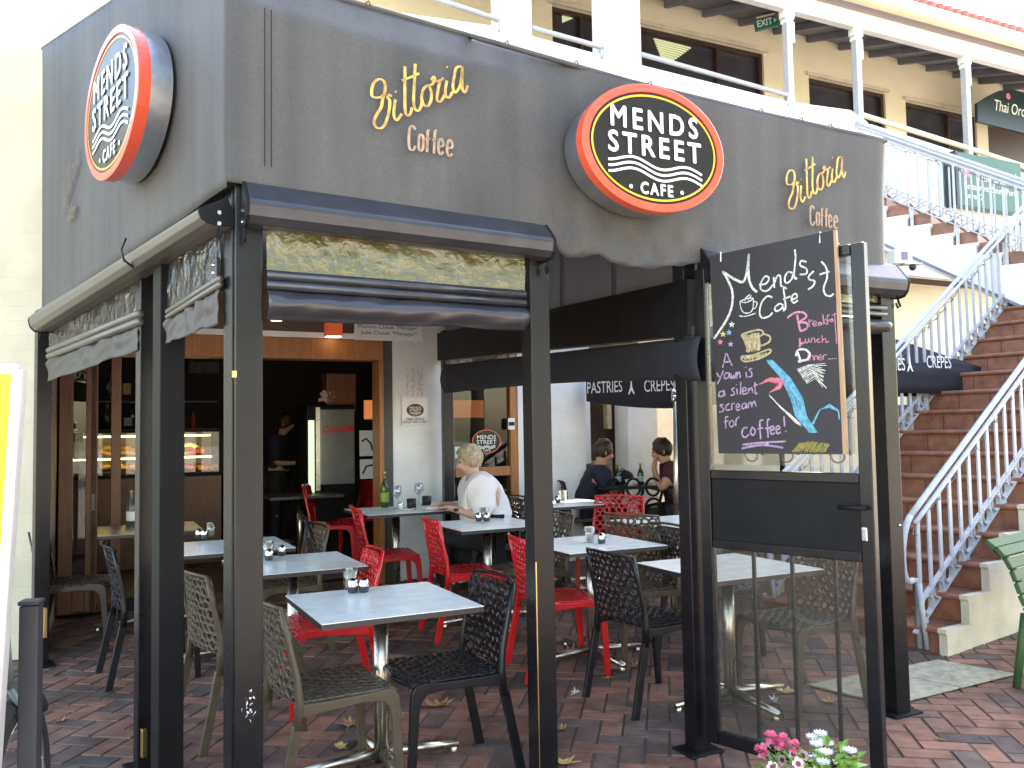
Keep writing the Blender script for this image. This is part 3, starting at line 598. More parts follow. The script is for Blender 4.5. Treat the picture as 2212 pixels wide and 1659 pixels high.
# lining: roof fabric and the inner side panel
b = MB()
fr_pts = [FRONT.at(px, ipl(ftop, px) + 14, -.1 if px < 1020 else .03) for px in (500, 900, 1300, 1700, 1912)]
bk_pts = []
for p in fr_pts:
    t = (p - A).dot(U); q = K.p + K.u * ((A + U * t - K.p).dot(K.u)) + K.n * .22; bk_pts.append(V3((q.x, q.y, 3.3)))
lw_top = LEFT.at(98, 120, .02)
b.add(fr_pts + bk_pts + [lw_top, V3((-3.3, 7.2, 3.6))], [(0, 1, 6, 5), (1, 2, 7, 6), (2, 3, 8, 7), (3, 4, 9, 8), (0, 5, 11, 10)])
b.build("roof_fabric", "canvas", aw)
def sline(px, py, o=0.): return SIDE.at(px, py, o)
b = MB(); t0, t1 = sline(950, 745), sline(1500, 648)
b.add([sline(950, 745, -.03), sline(1512, 646, -.03), sline(1512, 420, -.03), sline(950, 470, -.03)], [(0, 1, 2, 3)]); b.build("side_panel", "canvas_in", aw)
b = MB()
for px in (1211, 1323): b.ribbon([sline(px, 520, -.012), sline(px, 700, -.012)], .022, SIDE.n)
b.build("panel_seam", "canvas", aw)
b = MB(); b.bar(sline(953, 750), sline(1505, 664), .26, .1, Z); b.build("side_beam", "black_m", aw)

# lettering traced on the canvas
VIT = [[(415, 640), (395, 665), (345, 665), (335, 630), (350, 575), (385, 552), (415, 570), (420, 620), (405, 680), (395, 730), (370, 770), (352, 810), (355, 845), (380, 862), (410, 850), (430, 810), (445, 750), (450, 690), (437, 668), (447, 650), (462, 662)],
       [(484, 628), (490, 634)], [(485, 680), (478, 730), (475, 780), (490, 810), (505, 800), (525, 770)],
       [(545, 470), (545, 600), (545, 720), (550, 765), (565, 782), (580, 765), (590, 730)], [(525, 560), (580, 540), (635, 515)], [(610, 455), (605, 580), (600, 690), (610, 740), (630, 750), (648, 720), (652, 690)],
       [(690, 590), (665, 610), (650, 660), (660, 705), (685, 722), (708, 690), (712, 640), (700, 600), (690, 590), (715, 585), (730, 560)],
       [(712, 560), (728, 535), (742, 565), (775, 555), (787, 543)], [(766, 562), (752, 630), (748, 680), (765, 695), (785, 670), (800, 640)],
       [(808, 472), (814, 478)], [(810, 560), (800, 620), (805, 660), (825, 665), (845, 630)],
       [(905, 470), (870, 480), (855, 540), (848, 600), (862, 635), (890, 600), (903, 540), (908, 470)], [(908, 470), (905, 560), (910, 620), (925, 632), (940, 590)]]
COF = [[(610, 870), (598, 848), (580, 852), (572, 880), (570, 960), (580, 995), (600, 995), (610, 970)], [(645, 898), (634, 915), (632, 985), (645, 1002), (659, 985), (660, 915), (645, 898)], [(703, 872), (692, 875), (688, 900), (684, 1010)], [(673, 928), (703, 924)], [(748, 874), (737, 877), (733, 905), (728, 1018)], [(716, 934), (748, 930)],
       [(758, 975), (785, 970), (785, 945), (772, 925), (759, 945), (757, 1000), (770, 1025), (788, 1008)], [(813, 985), (841, 980), (843, 955), (828, 932), (814, 955), (811, 1010), (825, 1035), (845, 1020)]]
def c2v(p): return ((1000 + p[0] / 2.011) / 1.4756, (p[1] / 2.011) / 1.4756)
def traced(strokes):
    out = []
    for s in strokes:
        L = []
        for p in cat(s, 5):
            q = FRONT.at(*c2v((p.x, p.y)), .0); L.append(((q - A).dot(U), q.z))
        out.append(L)
    return out
def script(strokes, pl, org, cx, cz, s, wd, mat, name, hook=True, sx=1.):
    T = traced(strokes); P = [p for L in T for p in L]
    b = MB()
    for L in T:
        n = len(L); ws = [wd * (.55 + .6 * (abs(L[min(i + 1, n - 1)][1] - L[max(i - 1, 0)][1]) / (1e-6 + math.hypot(L[min(i + 1, n - 1)][0] - L[max(i - 1, 0)][0], L[min(i + 1, n - 1)][1] - L[max(i - 1, 0)][1])))) for i in range(n)]
        b.ribbon([org + pl.u * (cx + (x - C0[0]) * s * sx) + Z * (cz + (z - C0[1]) * s) for x, z in L], ws, pl.n)
    return b.build(name, mat, aw)
_P = [p for L in traced(VIT + COF) for p in L]; C0 = ((min(p[0] for p in _P) + max(p[0] for p in _P)) / 2, (min(p[1] for p in _P) + max(p[1] for p in _P)) / 2)
o_f = A + NF * .076
script(VIT, FRONT, o_f, C0[0], C0[1], 1, .0105, "gold", "gold_lettering"); script(COF, FRONT, o_f, C0[0], C0[1], 1, .010, "gold_f", "coffee_lettering")
q = FRONT.at(1741, 417); cx2 = (q - A).dot(U)
script(VIT, FRONT, o_f, cx2, q.z, 1, .0105, "gold", "gold_lettering"); script(COF, FRONT, o_f, cx2, q.z, 1, .010, "gold_f", "coffee_lettering")
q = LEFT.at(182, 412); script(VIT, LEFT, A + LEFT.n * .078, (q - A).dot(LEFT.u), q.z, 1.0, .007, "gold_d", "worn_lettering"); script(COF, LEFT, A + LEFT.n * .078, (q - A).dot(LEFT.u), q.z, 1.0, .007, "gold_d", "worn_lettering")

# ------------------------------------------------------------------ oval signs
def oval_sign(pl, x0, x1, y0, y1, depth, label):
    cx, cy = (x0 + x1) / 2, (y0 + y1) / 2
    base = .075; fo = base + depth
    cL = pl.at(x0, cy, fo); cR = pl.at(x1, cy, fo); ct = pl.at(cx, y0, fo); cb = pl.at(cx, y1, fo)
    c = pl.at(cx, cy, fo); a = (cR - cL).dot(pl.u) / 2; hz = (ct.z - cb.z) / 2; c = c + pl.u * ((cL + cR) / 2 - c).dot(pl.u); c.z = (ct.z + cb.z) / 2
    t = thing("oval_sign", label, "sign", c - pl.n * depth, 0, "oval cafe signs on the awning")
    n = 64; E = lambda k, sa, d: c + pl.u * (math.cos(2 * math.pi * k / n) * (a - sa)) + Z * (math.sin(2 * math.pi * k / n) * (hz - sa)) - pl.n * d
    def ringwall(prof, name, mat, smooth=True):
        b = MB(); vs = [E(k, s_, d_) for s_, d_ in prof for k in range(n)]
        fs = [(i * n + k, i * n + (k + 1) % n, (i + 1) * n + (k + 1) % n, (i + 1) * n + k) for i in range(len(prof) - 1) for k in range(n)]
        b.add(vs, fs); return b.build(name, mat, t, smooth=False, fix=True)
    ringwall([(.012, .0 + .045), (.012, depth)], "drum", "alu").data.polygons.foreach_set("use_smooth", [True] * n)
    ringwall([(.0, .05), (.0, .002), (.004, 0), (.034, 0), (.036, .006)], "rim", "sign_red")
    b = MB(); b.add([E(k, .034, .005) for k in range(n)], [tuple(range(n))]); b.build("face", "sign_black", t, fix=True)
    b = MB(); vs = [E(k, s_, .0035) for s_ in (.046, .055) for k in range(n)]; b.add(vs, [(k, (k + 1) % n, n + (k + 1) % n, n + k) for k in range(n)]); b.build("yellow_line", "yellow", t)
    s = hz / .27; fp = c - pl.n * .004
    sxw = a / hz
    text("MENDS", fp + Z * (.112 * s), pl.u, Z, .088 * s, "white_v", t, width=a * 1.22, off=0, sp=1.35, bold=.003 * s)
    text("STREET", fp + Z * (.004 * s), pl.u, Z, .086 * s, "white_v", t, width=a * 1.3, off=0, sp=1.3, bold=.003 * s)
    text("CAFE", fp - Z * (.176 * s), pl.u, Z, .048 * s, "white_v", t, width=a * .45, off=0, sp=1.3, bold=.0025 * s)
    b = MB()
    for k in range(3):
        b.ribbon([fp + pl.n * .003 + pl.u * (x * a * .66) + Z * s * (-.072 - .024 * k + .0155 * math.cos(x * math.pi * 1.75 + 2.6) - .012 * x) for x in [i / 30 * 2 - 1 for i in range(31)]], .0105 * s, pl.n)
    for sg in (-1, 1):
        q = fp + pl.n * .003 + pl.u * (sg * a * .36) - Z * .176 * s; b.add([q + (pl.u * math.cos(k * math.pi / 6) + Z * math.sin(k * math.pi / 6)) * .009 * s for k in range(12)], [tuple(range(12))])
    b.build("wave_logo", "white_v", t)
    return t
oval_sign(FRONT, 1258, 1563, 183, 456, .17, "large oval cafe sign with red rim on the front of the awning, facing the viewer")
oval_sign(LEFT, 183, 299, 65, 377, .14, "oval cafe sign on a steel drum on the awning's left side")

# ------------------------------------------------------------------ posts
def post(p, az, label, ztop, w=.09, base=True, group="black awning posts", track=False, mat="black"):
    gz = g(p.y); t = thing("awning_post", label, "post", (p.x, p.y, gz), 0, group); d = azdir(az)
    b = MB(); b.bar((p.x, p.y, gz + (.012 if base else 0)), (p.x, p.y, ztop), w, w, d); b.build("shaft", mat, t, bevel=.004)
    if base: b = MB(); b.bar((p.x, p.y, gz), (p.x, p.y, gz + .012), w + .1, w + .07, d); b.build("base_plate", "black_m", t, bevel=.002)
    return t
pa = A + U * .045 + VV * .02; pb = A - LEFT.u * .05 - LEFT.n * .02
t = post(A + U * .03 - NF * .02, AZF, "front half of the double corner post with white scuff marks low down", 2.42, .098)
b = MB(); q = FRONT.at(539, 1528, .031)
rs = random.Random(2)
for i in range(26): x_, z_ = rs.gauss(0, .008), rs.gauss(0, .028); b.add([q + U * (x_ + rs.uniform(-.005, .005)) + Z * (z_ + rs.uniform(-.01, .01)) + NF * .0008 for _ in range(3)], [(0, 1, 2)])
b.build("scuff_mark", "paper", t)
b = MB(); q = A + U * .03 - NF * .02 + NF * .05 - U * .052
for z_ in (1.72,): b.ob(q + Z * z_, U * .008, NF * .004, Z * .012)
b.build("catch", "brass", t)
t = post(A - LEFT.u * .06 - LEFT.n * .02, LEFT.az, "rear half of the double corner post, beside the side blind with a bolted bracket", 2.42, .082)
b = MB(); q = LEFT.at(469, 590, .03); b.ob(q, LEFT.u * .02, LEFT.n * .012, Z * .058); br_ = b.build("bracket", "hood", t, bevel=.004)
b = MB()
for dz in (-.03, .0, .03): b.sphere(q + LEFT.n * .014 + Z * dz, .007, 8, 6)
b.build("bolt", "chrome", br_)
def on_left(px): q = LEFT.at(px, 900); return V3((q.x, q.y, 0))
t = post(on_left(314), LEFT.az, "slim half of the double post midway along the left side of the terrace", 2.28, .07)
b = MB(); q = LEFT.at(310, 1605, .05); b.ob(q, LEFT.u * .014, LEFT.n * .01, Z * .06); b.build("latch", "brass", t, bevel=.003)
post(on_left(364) , LEFT.az, "wide matt half of the double post midway along the left side of the terrace", 2.28, .105, mat="black_m")
t = post(on_left(92), LEFT.az, "black post standing against the cream boundary wall at the far left", 2.35, .09)
b = MB(); q = LEFT.at(97, 1345, .06); b.ob(q, LEFT.u * .016, LEFT.n * .01, Z * .09); b.build("latch", "brass", t, bevel=.003)
q = FRONT.at(1165, 900); t = post(V3((q.x, q.y, 0)) - NF * .02, AZF, "black post at the right end of the front blind, a yellow scratch up its edge", 2.4, .092)
b = MB(); q2 = V3((q.x, q.y, 0)) + NF * .028 - U * .043; b.ribbon([q2 + Z * z_ for z_ in (0.02, .3, .62, .95)], .005, NF); b.build("scratch", "brass", t)
post(HN, AZF, "black post carrying the open glazed gate with the chalkboard", 2.33, .085)
t = post(C, AZF, "free standing black post at the right end of the awning by the stairs", 2.35, .1)
b = MB(); b.sphere(C + NF * .052 + U * .02 + Z * .97, .008, 8, 6); b.build("bolt", "chrome", t)
t = post(BP, SIDE.az, "black post against the white pillar behind the seated woman", 2.45, .095, base=False)

# ------------------------------------------------------------------ roller blinds
def blind(pl, label, hood, segs, mat_h="hood", off=.13, light=False, caps=(True, True)):
    (xa, ta, ba), (xb, tb, bb) = hood
    p0t, p0b = pl.at(xa, ta, off), pl.at(xa, ba, off); p1t, p1b = pl.at(xb, tb, off), pl.at(xb, bb, off)
    t = thing("roller_blind", label, "blind", (p0t + p1t) / 2, 0, "rolled up terrace blinds")
    prof = [(-off + .05, 1.1), (-.006, .56), (0, .5), (0, .42), (-.008, .2), (-.03, .04), (-.07, 0.), (-off + .01, .05)]
    b = MB(); N_ = 14
    def pt(k, s): d, f = prof[k]; a_ = lerp(p0b, p0t, f); c_ = lerp(p1b, p1t, f); return lerp(a_, c_, s) + pl.n * d
    vs = [pt(k, i / N_) for i in range(N_ + 1) for k in range(len(prof))]; m = len(prof)
    fs = [(i * m + k, (i + 1) * m + k, (i + 1) * m + (k + 1) % m, i * m + (k + 1) % m) for i in range(N_) for k in range(m)]
    b.add(vs, fs); b.build("hood", mat_h, t, fix=True, bevel=.004)
    for e, (s, sg) in enumerate(((0, -1), (1, 1))):
        if not caps[e]: continue
        b = MB(); b.poly([pt(k, s) + (pt(k, s) - (pt(0, s) + pt(4, s)) / 2) * .06 for k in range(m)], pl.u * sg * .014); cp = b.build("end_cap", "black_m", t, fix=True, bevel=.003)
        b = MB(); q = (pt(3, s) + pt(7, s)) / 2
        for dd in (.2, -.15): b.lathe([(0, 0), (.008, 0), (.008, .006), (0, .006)], (0, 0, 0), 8)
        vv = [q + pl.u * sg * (.014 + v.z) + pl.n * v.x * 1 + Z * (v.y + (.02 if i >= 32 else -.02)) for i, v in enumerate(b.v)]; b.v = vv; b.build("screw", "chrome", cp, fix=True)
        b = MB(); q = pt(6, s) + pl.u * sg * .008 - Z * .015
        b.tube([q + Z * .02, q, q - Z * .03 + pl.n * .012, q - Z * .035 - pl.n * .005, q - Z * .01 - pl.n * .015], .006, 6); b.build("hook", "black_m", cp)
    for (x0, x1, c0, c1, r0, r1, f0, f1) in segs:    # pixel rows at both ends: clear sheet top is the hood, c bar top, r bar bottom, f flap bottom
        o2 = .03
        hb = [(xa, ba), (xb, bb)]
        def clear(u, v):
            px = lerp(x0, x1, u); p = pl.at(px, ipl(hb, px) - 6, o2); q = pl.at(px, lerp(c0, c1, u), o2)
            return lerp(p, q, v) + pl.n * (.012 * math.sin(math.pi * v) * nz((u * 16, v * 3, x0)) + .006 * nz((u * 40 + v * 8, v * 4, 5)) * math.sin(math.pi * v))
        b = MB(); b.sheet(clear, 70, 10); b.build("clear_sheet", "pvc_d" if light else "pvc", t, smooth=True)
        q0, q1 = pl.at(x0, lerp(c0, r0, .5), o2 + .01), pl.at(x1, lerp(c1, r1, .5), o2 + .01)
        rr = (pl.at(x0, c0, o2).z - pl.at(x0, r0, o2).z) / 4
        b = MB(); b.tube([q0 + Z * rr, q1 + Z * rr], rr * 1.05, 16); b.tube([q0 - Z * rr, q1 - Z * rr], rr * 1.02, 16); b.build("bottom_bar", "hood_l" if light else "hood", t, smooth=True)
        def flap(u, v):
            px = lerp(x0, x1, u); p = pl.at(px, lerp(r0, r1, u), o2); q = pl.at(px, lerp(f0, f1, u) + 4 * nz((u * 5, 1, 2)), o2)
            bul = math.sin(math.pi * min(1, v * 1.05)) if not light else .3 * math.sin(math.pi * v)
            return lerp(p, q, v) + pl.n * (.045 * bul * (1 if not light else .4) + (.03 if light else .014) * nz((u * 9 + v, v * 2, 3)) * (1 - .3 * v) + (.02 * (v > .6) * (v - .6)))
        b = MB(); b.sheet(flap, 60, 12); b.build("flap", "vinyl_l" if light else "vinyl", t, smooth=True, solid=.004)
    return t
blind(FRONT, "rolled blind over the front opening between corner post and middle post, with crinkled clear strip", [(540, 383, 482), (1196, 479, 557)], [(576, 1134, 583, 628, 625, 664, 692, 714)], off=.14)
blind(FRONT, "rolled blind partly hidden by the chalkboard at the right end of the awning", [(1542, 536, 606), (1962, 573, 640)], [(1550, 1912, 632, 655, 662, 690, 700, 722)], off=.13, mat_h="hood")
blind(LEFT, "long rolled blind along the left side with pale bronze hood and sagging grey flaps", [(62, 660, 716), (428, 425, 480)], [(106, 302, 751, 668, 776, 704, 824, 757), (362, 476, 668, 592, 690, 622, 742, 700)], off=.15, mat_h="hood_l", light=True)
b = MB(); b.tube([V3((p.x, p.y, p.z)) for p in (LEFT.at(272, 515, .16), LEFT.at(262, 540, .19), LEFT.at(268, 562, .18), LEFT.at(288, 578, .12), LEFT.at(300, 583, .06))], .005, 6)
tag(b.build("cable", "cup_black", None, smooth=True, frame=Matrix.Translation(LEFT.at(272, 515, .16))), "thin black cable looped over the pale bronze hood on the left side", "cable")
# side blind, black, on the right flank of the terrace
t = thing("roller_blind", "black blind along the right flank of the terrace with a narrow clear strip", "blind", sline(1200, 780), 0, "rolled up terrace blinds")
b = MB(); b.add([sline(962, 790, .03), sline(1500, 728, .03), sline(1500, 706, .03), sline(962, 772, .03)], [(0, 1, 2, 3)]); b.build("clear_strip", "pvc2", t)
b = MB(); b.sheet(lambda u, v: lerp(sline(lerp(958, 1512, u), lerp(789, 727, u), .03), sline(lerp(958, 1512, u), lerp(850, 822, u) - 10 * math.sin(math.pi * u), .03), v) + SIDE.n * .02 * math.sin(math.pi * v) * (1 + nz((u * 6, v, 3))), 40, 8); b.build("flap", "umb", t, smooth=True, solid=.01)
b = MB(); b.tube([sline(960, 768, -.06), sline(1508, 694, -.06)], .022, 12); b.build("roller_tube", "black_m", t, smooth=True)

# ------------------------------------------------------------------ gate with chalkboard
GB = onz(1531, 1591, .06); ga = math.degrees(math.atan2(1.52 - .875, 3.36 - 4.02))
GATE = Plane((HN.x + .03, HN.y - .06), ga)       # runs from hinge to free edge; n points to the viewer's left-front
if GATE.n.y > 0: GN = -GATE.n
else: GN = GATE.n
def gp(x, y, o=0.): q = Plane.at(GATE, x, y, 0); return q + GN * o
gate = thing("glazed_gate", "black framed glazed gate swung open towards the viewer, carrying the chalkboard", "gate", GATE.p)
zt0 = gp(1512, 592).z; zb0 = .07
sL = (gp(1512, 900) - GATE.p).dot(GATE.u); sR = (gp(1880, 900) - GATE.p).dot(GATE.u)
def gq(s, z, o=0.): return GATE.p + GATE.u * s + Z * z + GN * o
zt = (gp(1505, 592).z + gp(1862, 516).z) / 2; zm1 = (gp(1510, 1015).z + gp(1880, 1022).z) / 2; zm0 = (gp(1510, 1180).z + gp(1890, 1215).z) / 2
b = MB()
for s in (sL + .03, sR - .02): b.bar(gq(s, zb0), gq(s, zt), .055, .04, GATE.u)
b.bar(gq(sL + .06, zt - .022), gq(sR - .05, zt - .022), .044, .038, Z); b.bar(gq(sL + .06, zb0 + .03), gq(sR - .05, zb0 + .03), .06, .038, Z)
b.bar(gq(sL + .06, zm1 - .02), gq(sR - .05, zm1 - .02), .04, .038, Z); b.bar(gq(sL + .06, zm0 + .02), gq(sR - .05, zm0 + .02), .04, .038, Z)
b.build("frame", "black", gate, bevel=.004)
b = MB(); b.bar(gq(sL + .06, (zm0 + zm1) / 2), gq(sR - .05, (zm0 + zm1) / 2), zm1 - zm0 - .08, .02, Z); b.build("solid_panel", "black_m", gate)
b = MB(); b.bar(gq(sL + .06, (zm1 + zt) / 2), gq(sR - .05, (zm1 + zt) / 2), zt - zm1 - .05, .006, Z); b.build("pane", "gate_glass", gate)
b = MB(); b.bar(gq(sL + .06, (zm0 + zb0 + .06) / 2), gq(sR - .05, (zm0 + zb0 + .06) / 2), zm0 - zb0 - .06, .006, Z); b.build("pane", "gate_glass", gate)
for f in (.3, .53, .77): b = MB(); s = lerp(sL, sR, f); b.bar(gq(s, zb0 + .06, -.03), gq(s, zm0, -.03), .014, .014, GATE.u); b.build("bar", "black", gate)
b = MB(); b.tube([gq(sR - .02, lerp(zm0, zm1, .62), .02), gq(sR - .02, lerp(zm0, zm1, .62), .06), gq(sR - .12, lerp(zm0, zm1, .62), .06)], .009, 8); b.build("handle", "black_m", gate, smooth=True)
b = MB(); b.ob(gq(sR - .03, lerp(zm0, zm1, .32), .024), GATE.u * .012, GN * .006, Z * .028); b.build("lock", "chrome", gate, bevel=.004)
b = MB()
for s in (sL + .25, sL + .42, sR - .15):
    q = gq(s, zm1 + .07, -.03); b.tube([q + GATE.u * (math.cos(a_) * .05 * (1 - a_ / 12)) + Z * (math.sin(a_) * .05 * (1 - a_ / 12)) for a_ in [i * .5 for i in range(18)]], .005, 6)
b.build("scroll", "black_m", gate, smooth=True)
# chalkboard hung on the gate
def c6(p): return ((2100 + p[0] / 1.9003) / 1.4756, (700 + p[1] / 1.9003) / 1.4756)
BO = .045
def bd(p, o=BO): return gp(*c6(p), o)
cb = thing("chalkboard", "tall blackboard with handwritten chalk menu hung on the open gate", "sign", bd((760, 1400)))
TLc, TRc, BRc, BLc = bd((340, 228)), bd((1085, 74)), bd((1143, 1420)), bd((395, 1415))
b = MB(); b.poly([TLc, TRc, BRc, BLc], -GN * .012); b.build("board", "board", cb)
b = MB(); b.poly([TRc + GATE.u * .001, TRc + GATE.u * .012 - GN * .003, BRc + GATE.u * .02 - GN * .003, BRc + GATE.u * .001], -GN * .012); b.build("plywood_edge", "ply", cb)
b = MB(); b.tube([bd((1005, 150)), bd((1005, 85)), gq(sR - .1, zt + .01, .0)], .003, 6); b.tube([bd((408, 262)), bd((408, 205))], .003, 6); b.build("hanging_wire", "paper", cb)
def chalk(strokes, mat, wd, name="chalk_writing", k=5):
    b = MB()
    for s in strokes:
        pts = [bd((p.x, p.y), BO + .0012) for p in cat(s, k)]; b.ribbon(pts, wd, GN)
    return b.build(name, mat, cb)
chalk([[(420, 320), (450, 370), (478, 440), (478, 520), (455, 590), (420, 650), (368, 725)], [(420, 322), (500, 372), (548, 380), (570, 300), (578, 215)], [(578, 215), (575, 300), (580, 370), (600, 420), (628, 445)], ], "ch_w", .011)
chalk([[(640, 400), (680, 395), (700, 365), (680, 350), (655, 380), (650, 425), (675, 440), (700, 430), (725, 400)], [(728, 355), (732, 420)], [(732, 390), (750, 350), (768, 350), (772, 405), (785, 410)], [(840, 330), (815, 325), (795, 360), (805, 392), (835, 370), (848, 330)], [(855, 190), (860, 240), (852, 330), (858, 365), (870, 360)], [(925, 265), (895, 258), (888, 285), (925, 305), (925, 335), (885, 340)],
       [(970, 320), (940, 350), (945, 370), (975, 380), (965, 410), (935, 430)], [(1015, 262), (1045, 300), (1050, 360), (1030, 420), (1040, 460), (1070, 470), (1090, 455)], [(1005, 340), (1065, 322)],
       [(720, 478), (690, 470), (655, 510), (643, 570), (660, 600), (700, 590), (722, 568)], [(790, 530), (765, 515), (735, 540), (745, 560), (775, 545), (785, 522), (788, 550), (800, 548)], [(808, 425), (788, 420), (795, 480), (800, 540), (785, 560)], [(785, 490), (830, 470)], [(840, 490), (868, 478), (865, 458), (845, 462), (835, 490), (850, 510), (875, 495)]], "ch_w", .0075)
chalk([[(525, 500), (530, 540), (550, 570), (590, 565), (605, 530), (605, 485)], [(525, 500), (560, 508), (605, 485), (575, 482), (525, 500)], [(607, 500), (628, 510), (618, 540), (600, 545)], [(520, 588), (560, 590), (620, 572)], [(555, 500), (560, 480), (585, 460)], [(572, 490), (595, 465)]], "ch_w", .0045, "chalk_cup")
chalk([[(870, 580), (878, 630), (890, 680)], [(810, 600), (860, 568), (910, 570), (925, 595), (885, 625), (925, 630), (930, 660), (890, 682)], [(885, 722), (888, 770), (885, 765), (915, 745)]], "ch_p", .009)
chalk([[(870, 800), (890, 860), (880, 858), (930, 850), (945, 815), (915, 790), (875, 795), (862, 830)]], "ch_w", .009)
chalk([[(940, 610), (945, 655)], [(945, 625), (962, 612)], [(965, 640), (985, 632), (978, 618), (965, 630), (970, 650), (988, 645)], [(1010, 625), (995, 635), (1003, 648), (1014, 628), (1018, 645)], [(1025, 580), (1030, 640)], [(1045, 605), (1030, 622), (1050, 640)], [(1065, 585), (1052, 590), (1055, 640)], [(1045, 618), (1065, 612)], [(1078, 605), (1068, 618), (1080, 622), (1082, 605), (1086, 622)], [(1095, 570), (1100, 640), (1106, 720), (1108, 755)], [(1080, 585), (1108, 575)],
       [(920, 725), (922, 750), (935, 745), (940, 722), (943, 748)], [(955, 750), (958, 725), (975, 725), (977, 748)], [(1005, 725), (988, 735), (1000, 748), (1010, 742)], [(1020, 705), (1022, 750)], [(1022, 735), (1040, 725), (1045, 748), (1062, 740)],
       [(935, 818), (938, 858)], [(948, 858), (950, 830), (965, 830), (968, 855)], [(975, 855), (978, 828), (990, 830), (993, 852)], [(1000, 842), (1018, 835), (1010, 822), (998, 838), (1008, 855), (1022, 848)], [(1028, 850), (1030, 825), (1048, 822)]], "ch_p", .0042)
chalk([[(1058, 848), (1062, 848)], [(1070, 847), (1074, 847)], [(1082, 846), (1086, 846)], [(1094, 845), (1098, 845)], [(1106, 845), (1110, 845)]], "ch_w", .003)
YA = [[(420, 900), (432, 850), (442, 812), (460, 850), (478, 888)], [(425, 868), (465, 862)],
      [(385, 930), (400, 955), (415, 945)], [(425, 915), (408, 960), (388, 998)], [(455, 930), (435, 935), (432, 965), (455, 955), (460, 930), (465, 965)], [(470, 935), (475, 965), (488, 945), (492, 965), (502, 925)], [(505, 965), (507, 925)], [(507, 945), (520, 925), (527, 960)], [(562, 925), (565, 960)], [(558, 895), (560, 900)], [(598, 905), (580, 910), (595, 930), (595, 950), (575, 955)],
      [(425, 1040), (402, 1045), (398, 1070), (422, 1068), (428, 1035), (434, 1072)], [(492, 1020), (475, 1030), (490, 1048), (488, 1062), (468, 1065)], [(505, 1025), (510, 1060)], [(503, 1000), (505, 1004)], [(530, 985), (528, 1060)], [(540, 1040), (562, 1035), (555, 1018), (540, 1030), (545, 1058), (568, 1052)], [(575, 1055), (577, 1022)], [(577, 1040), (595, 1020), (602, 1052)], [(615, 985), (618, 1055), (630, 1050)], [(605, 1010), (632, 1000)],
      [(425, 1120), (405, 1125), (425, 1145), (420, 1162), (400, 1165)], [(460, 1115), (440, 1130), (445, 1155), (465, 1150)], [(475, 1155), (477, 1118), (495, 1115)], [(502, 1138), (522, 1132), (515, 1115), (502, 1130), (508, 1155), (528, 1148)], [(558, 1112), (540, 1120), (540, 1145), (558, 1138), (562, 1112), (566, 1145)], [(575, 1142), (577, 1110)], [(577, 1125), (590, 1105), (598, 1138)], [(598, 1122), (612, 1100), (622, 1132)],
      [(455, 1195), (438, 1200), (440, 1265)], [(428, 1225), (455, 1218)], [(470, 1215), (460, 1240), (475, 1255), (490, 1235), (475, 1213)], [(500, 1250), (502, 1212), (520, 1195)]]
chalk(YA, "ch_v", .0062)
chalk([[(570, 1258), (545, 1265), (537, 1300), (555, 1318), (580, 1300)], [(600, 1255), (588, 1285), (603, 1305), (618, 1280), (600, 1255)], [(665, 1215), (645, 1225), (650, 1330)], [(632, 1268), (665, 1260)], [(705, 1212), (690, 1220), (695, 1320)], [(678, 1265), (708, 1258)], [(710, 1275), (730, 1268), (722, 1250), (708, 1265), (715, 1298), (735, 1290)], [(745, 1272), (765, 1264), (757, 1248), (743, 1262), (750, 1295), (772, 1285)], [(790, 1190), (795, 1255)], [(798, 1280), (803, 1283)], [(540, 1362), (640, 1350), (800, 1342)], [(535, 1385), (660, 1365), (785, 1380)], [(560, 1372), (700, 1355)]], "ch_v", .0075)
def star(cx, cy, r): return [(cx + r * math.sin(i * math.pi * 4 / 5), cy - r * math.cos(i * math.pi * 4 / 5)) for i in range(6)]
for (cx, cy, mt) in ((475, 640, "ch_w"), (458, 688, "ch_b"), (423, 698, "ch_y"), (405, 745, "ch_r"), (468, 758, "ch_v")):
    b = MB(); P5 = []
    for i in range(10): rr = 20 if i % 2 == 0 else 9; P5.append(bd((cx + rr * math.sin(i * math.pi / 5), cy - rr * math.cos(i * math.pi / 5)), BO + .001))
    b.add(P5 + [bd((cx, cy), BO + .001)], [(10, i, (i + 1) % 10) for i in range(10)]); b.build("chalk_star", mt, cb)
rc = random.Random(5)
def hatch(poly_fn, n, mat, wd, name):
    b = MB()
    for i in range(n): b.ribbon([bd(p, BO + .0012 + .0003 * rc.random()) for p in poly_fn(i / n)], wd, GN)
    return b.build(name, mat, cb)
j = lambda a_: rc.uniform(-a_, a_)
hatch(lambda t: [(535 + 110 * t + j(4), 705 - 20 * t + j(6)), (560 + 90 * t + j(5), 770 - 10 * t), (565 + 85 * t + j(6), 805 - 12 * t + j(6))], 26, "ch_t", .004, "chalk_mug")
chalk([[(532, 705), (560, 690), (640, 672), (665, 690), (640, 712), (560, 722), (532, 705)], [(665, 695), (705, 712), (700, 745), (650, 770)], [(535, 830), (600, 825), (700, 790), (705, 810), (640, 845), (560, 862), (535, 850), (535, 830)]], "ch_t", .008, "chalk_mug_outline")
hatch(lambda t: [(540 + 150 * t + j(4), 835 - 25 * t + j(4)), (555 + 140 * t + j(4), 852 - 25 * t + j(4))], 26, "ch_t", .004, "chalk_saucer")
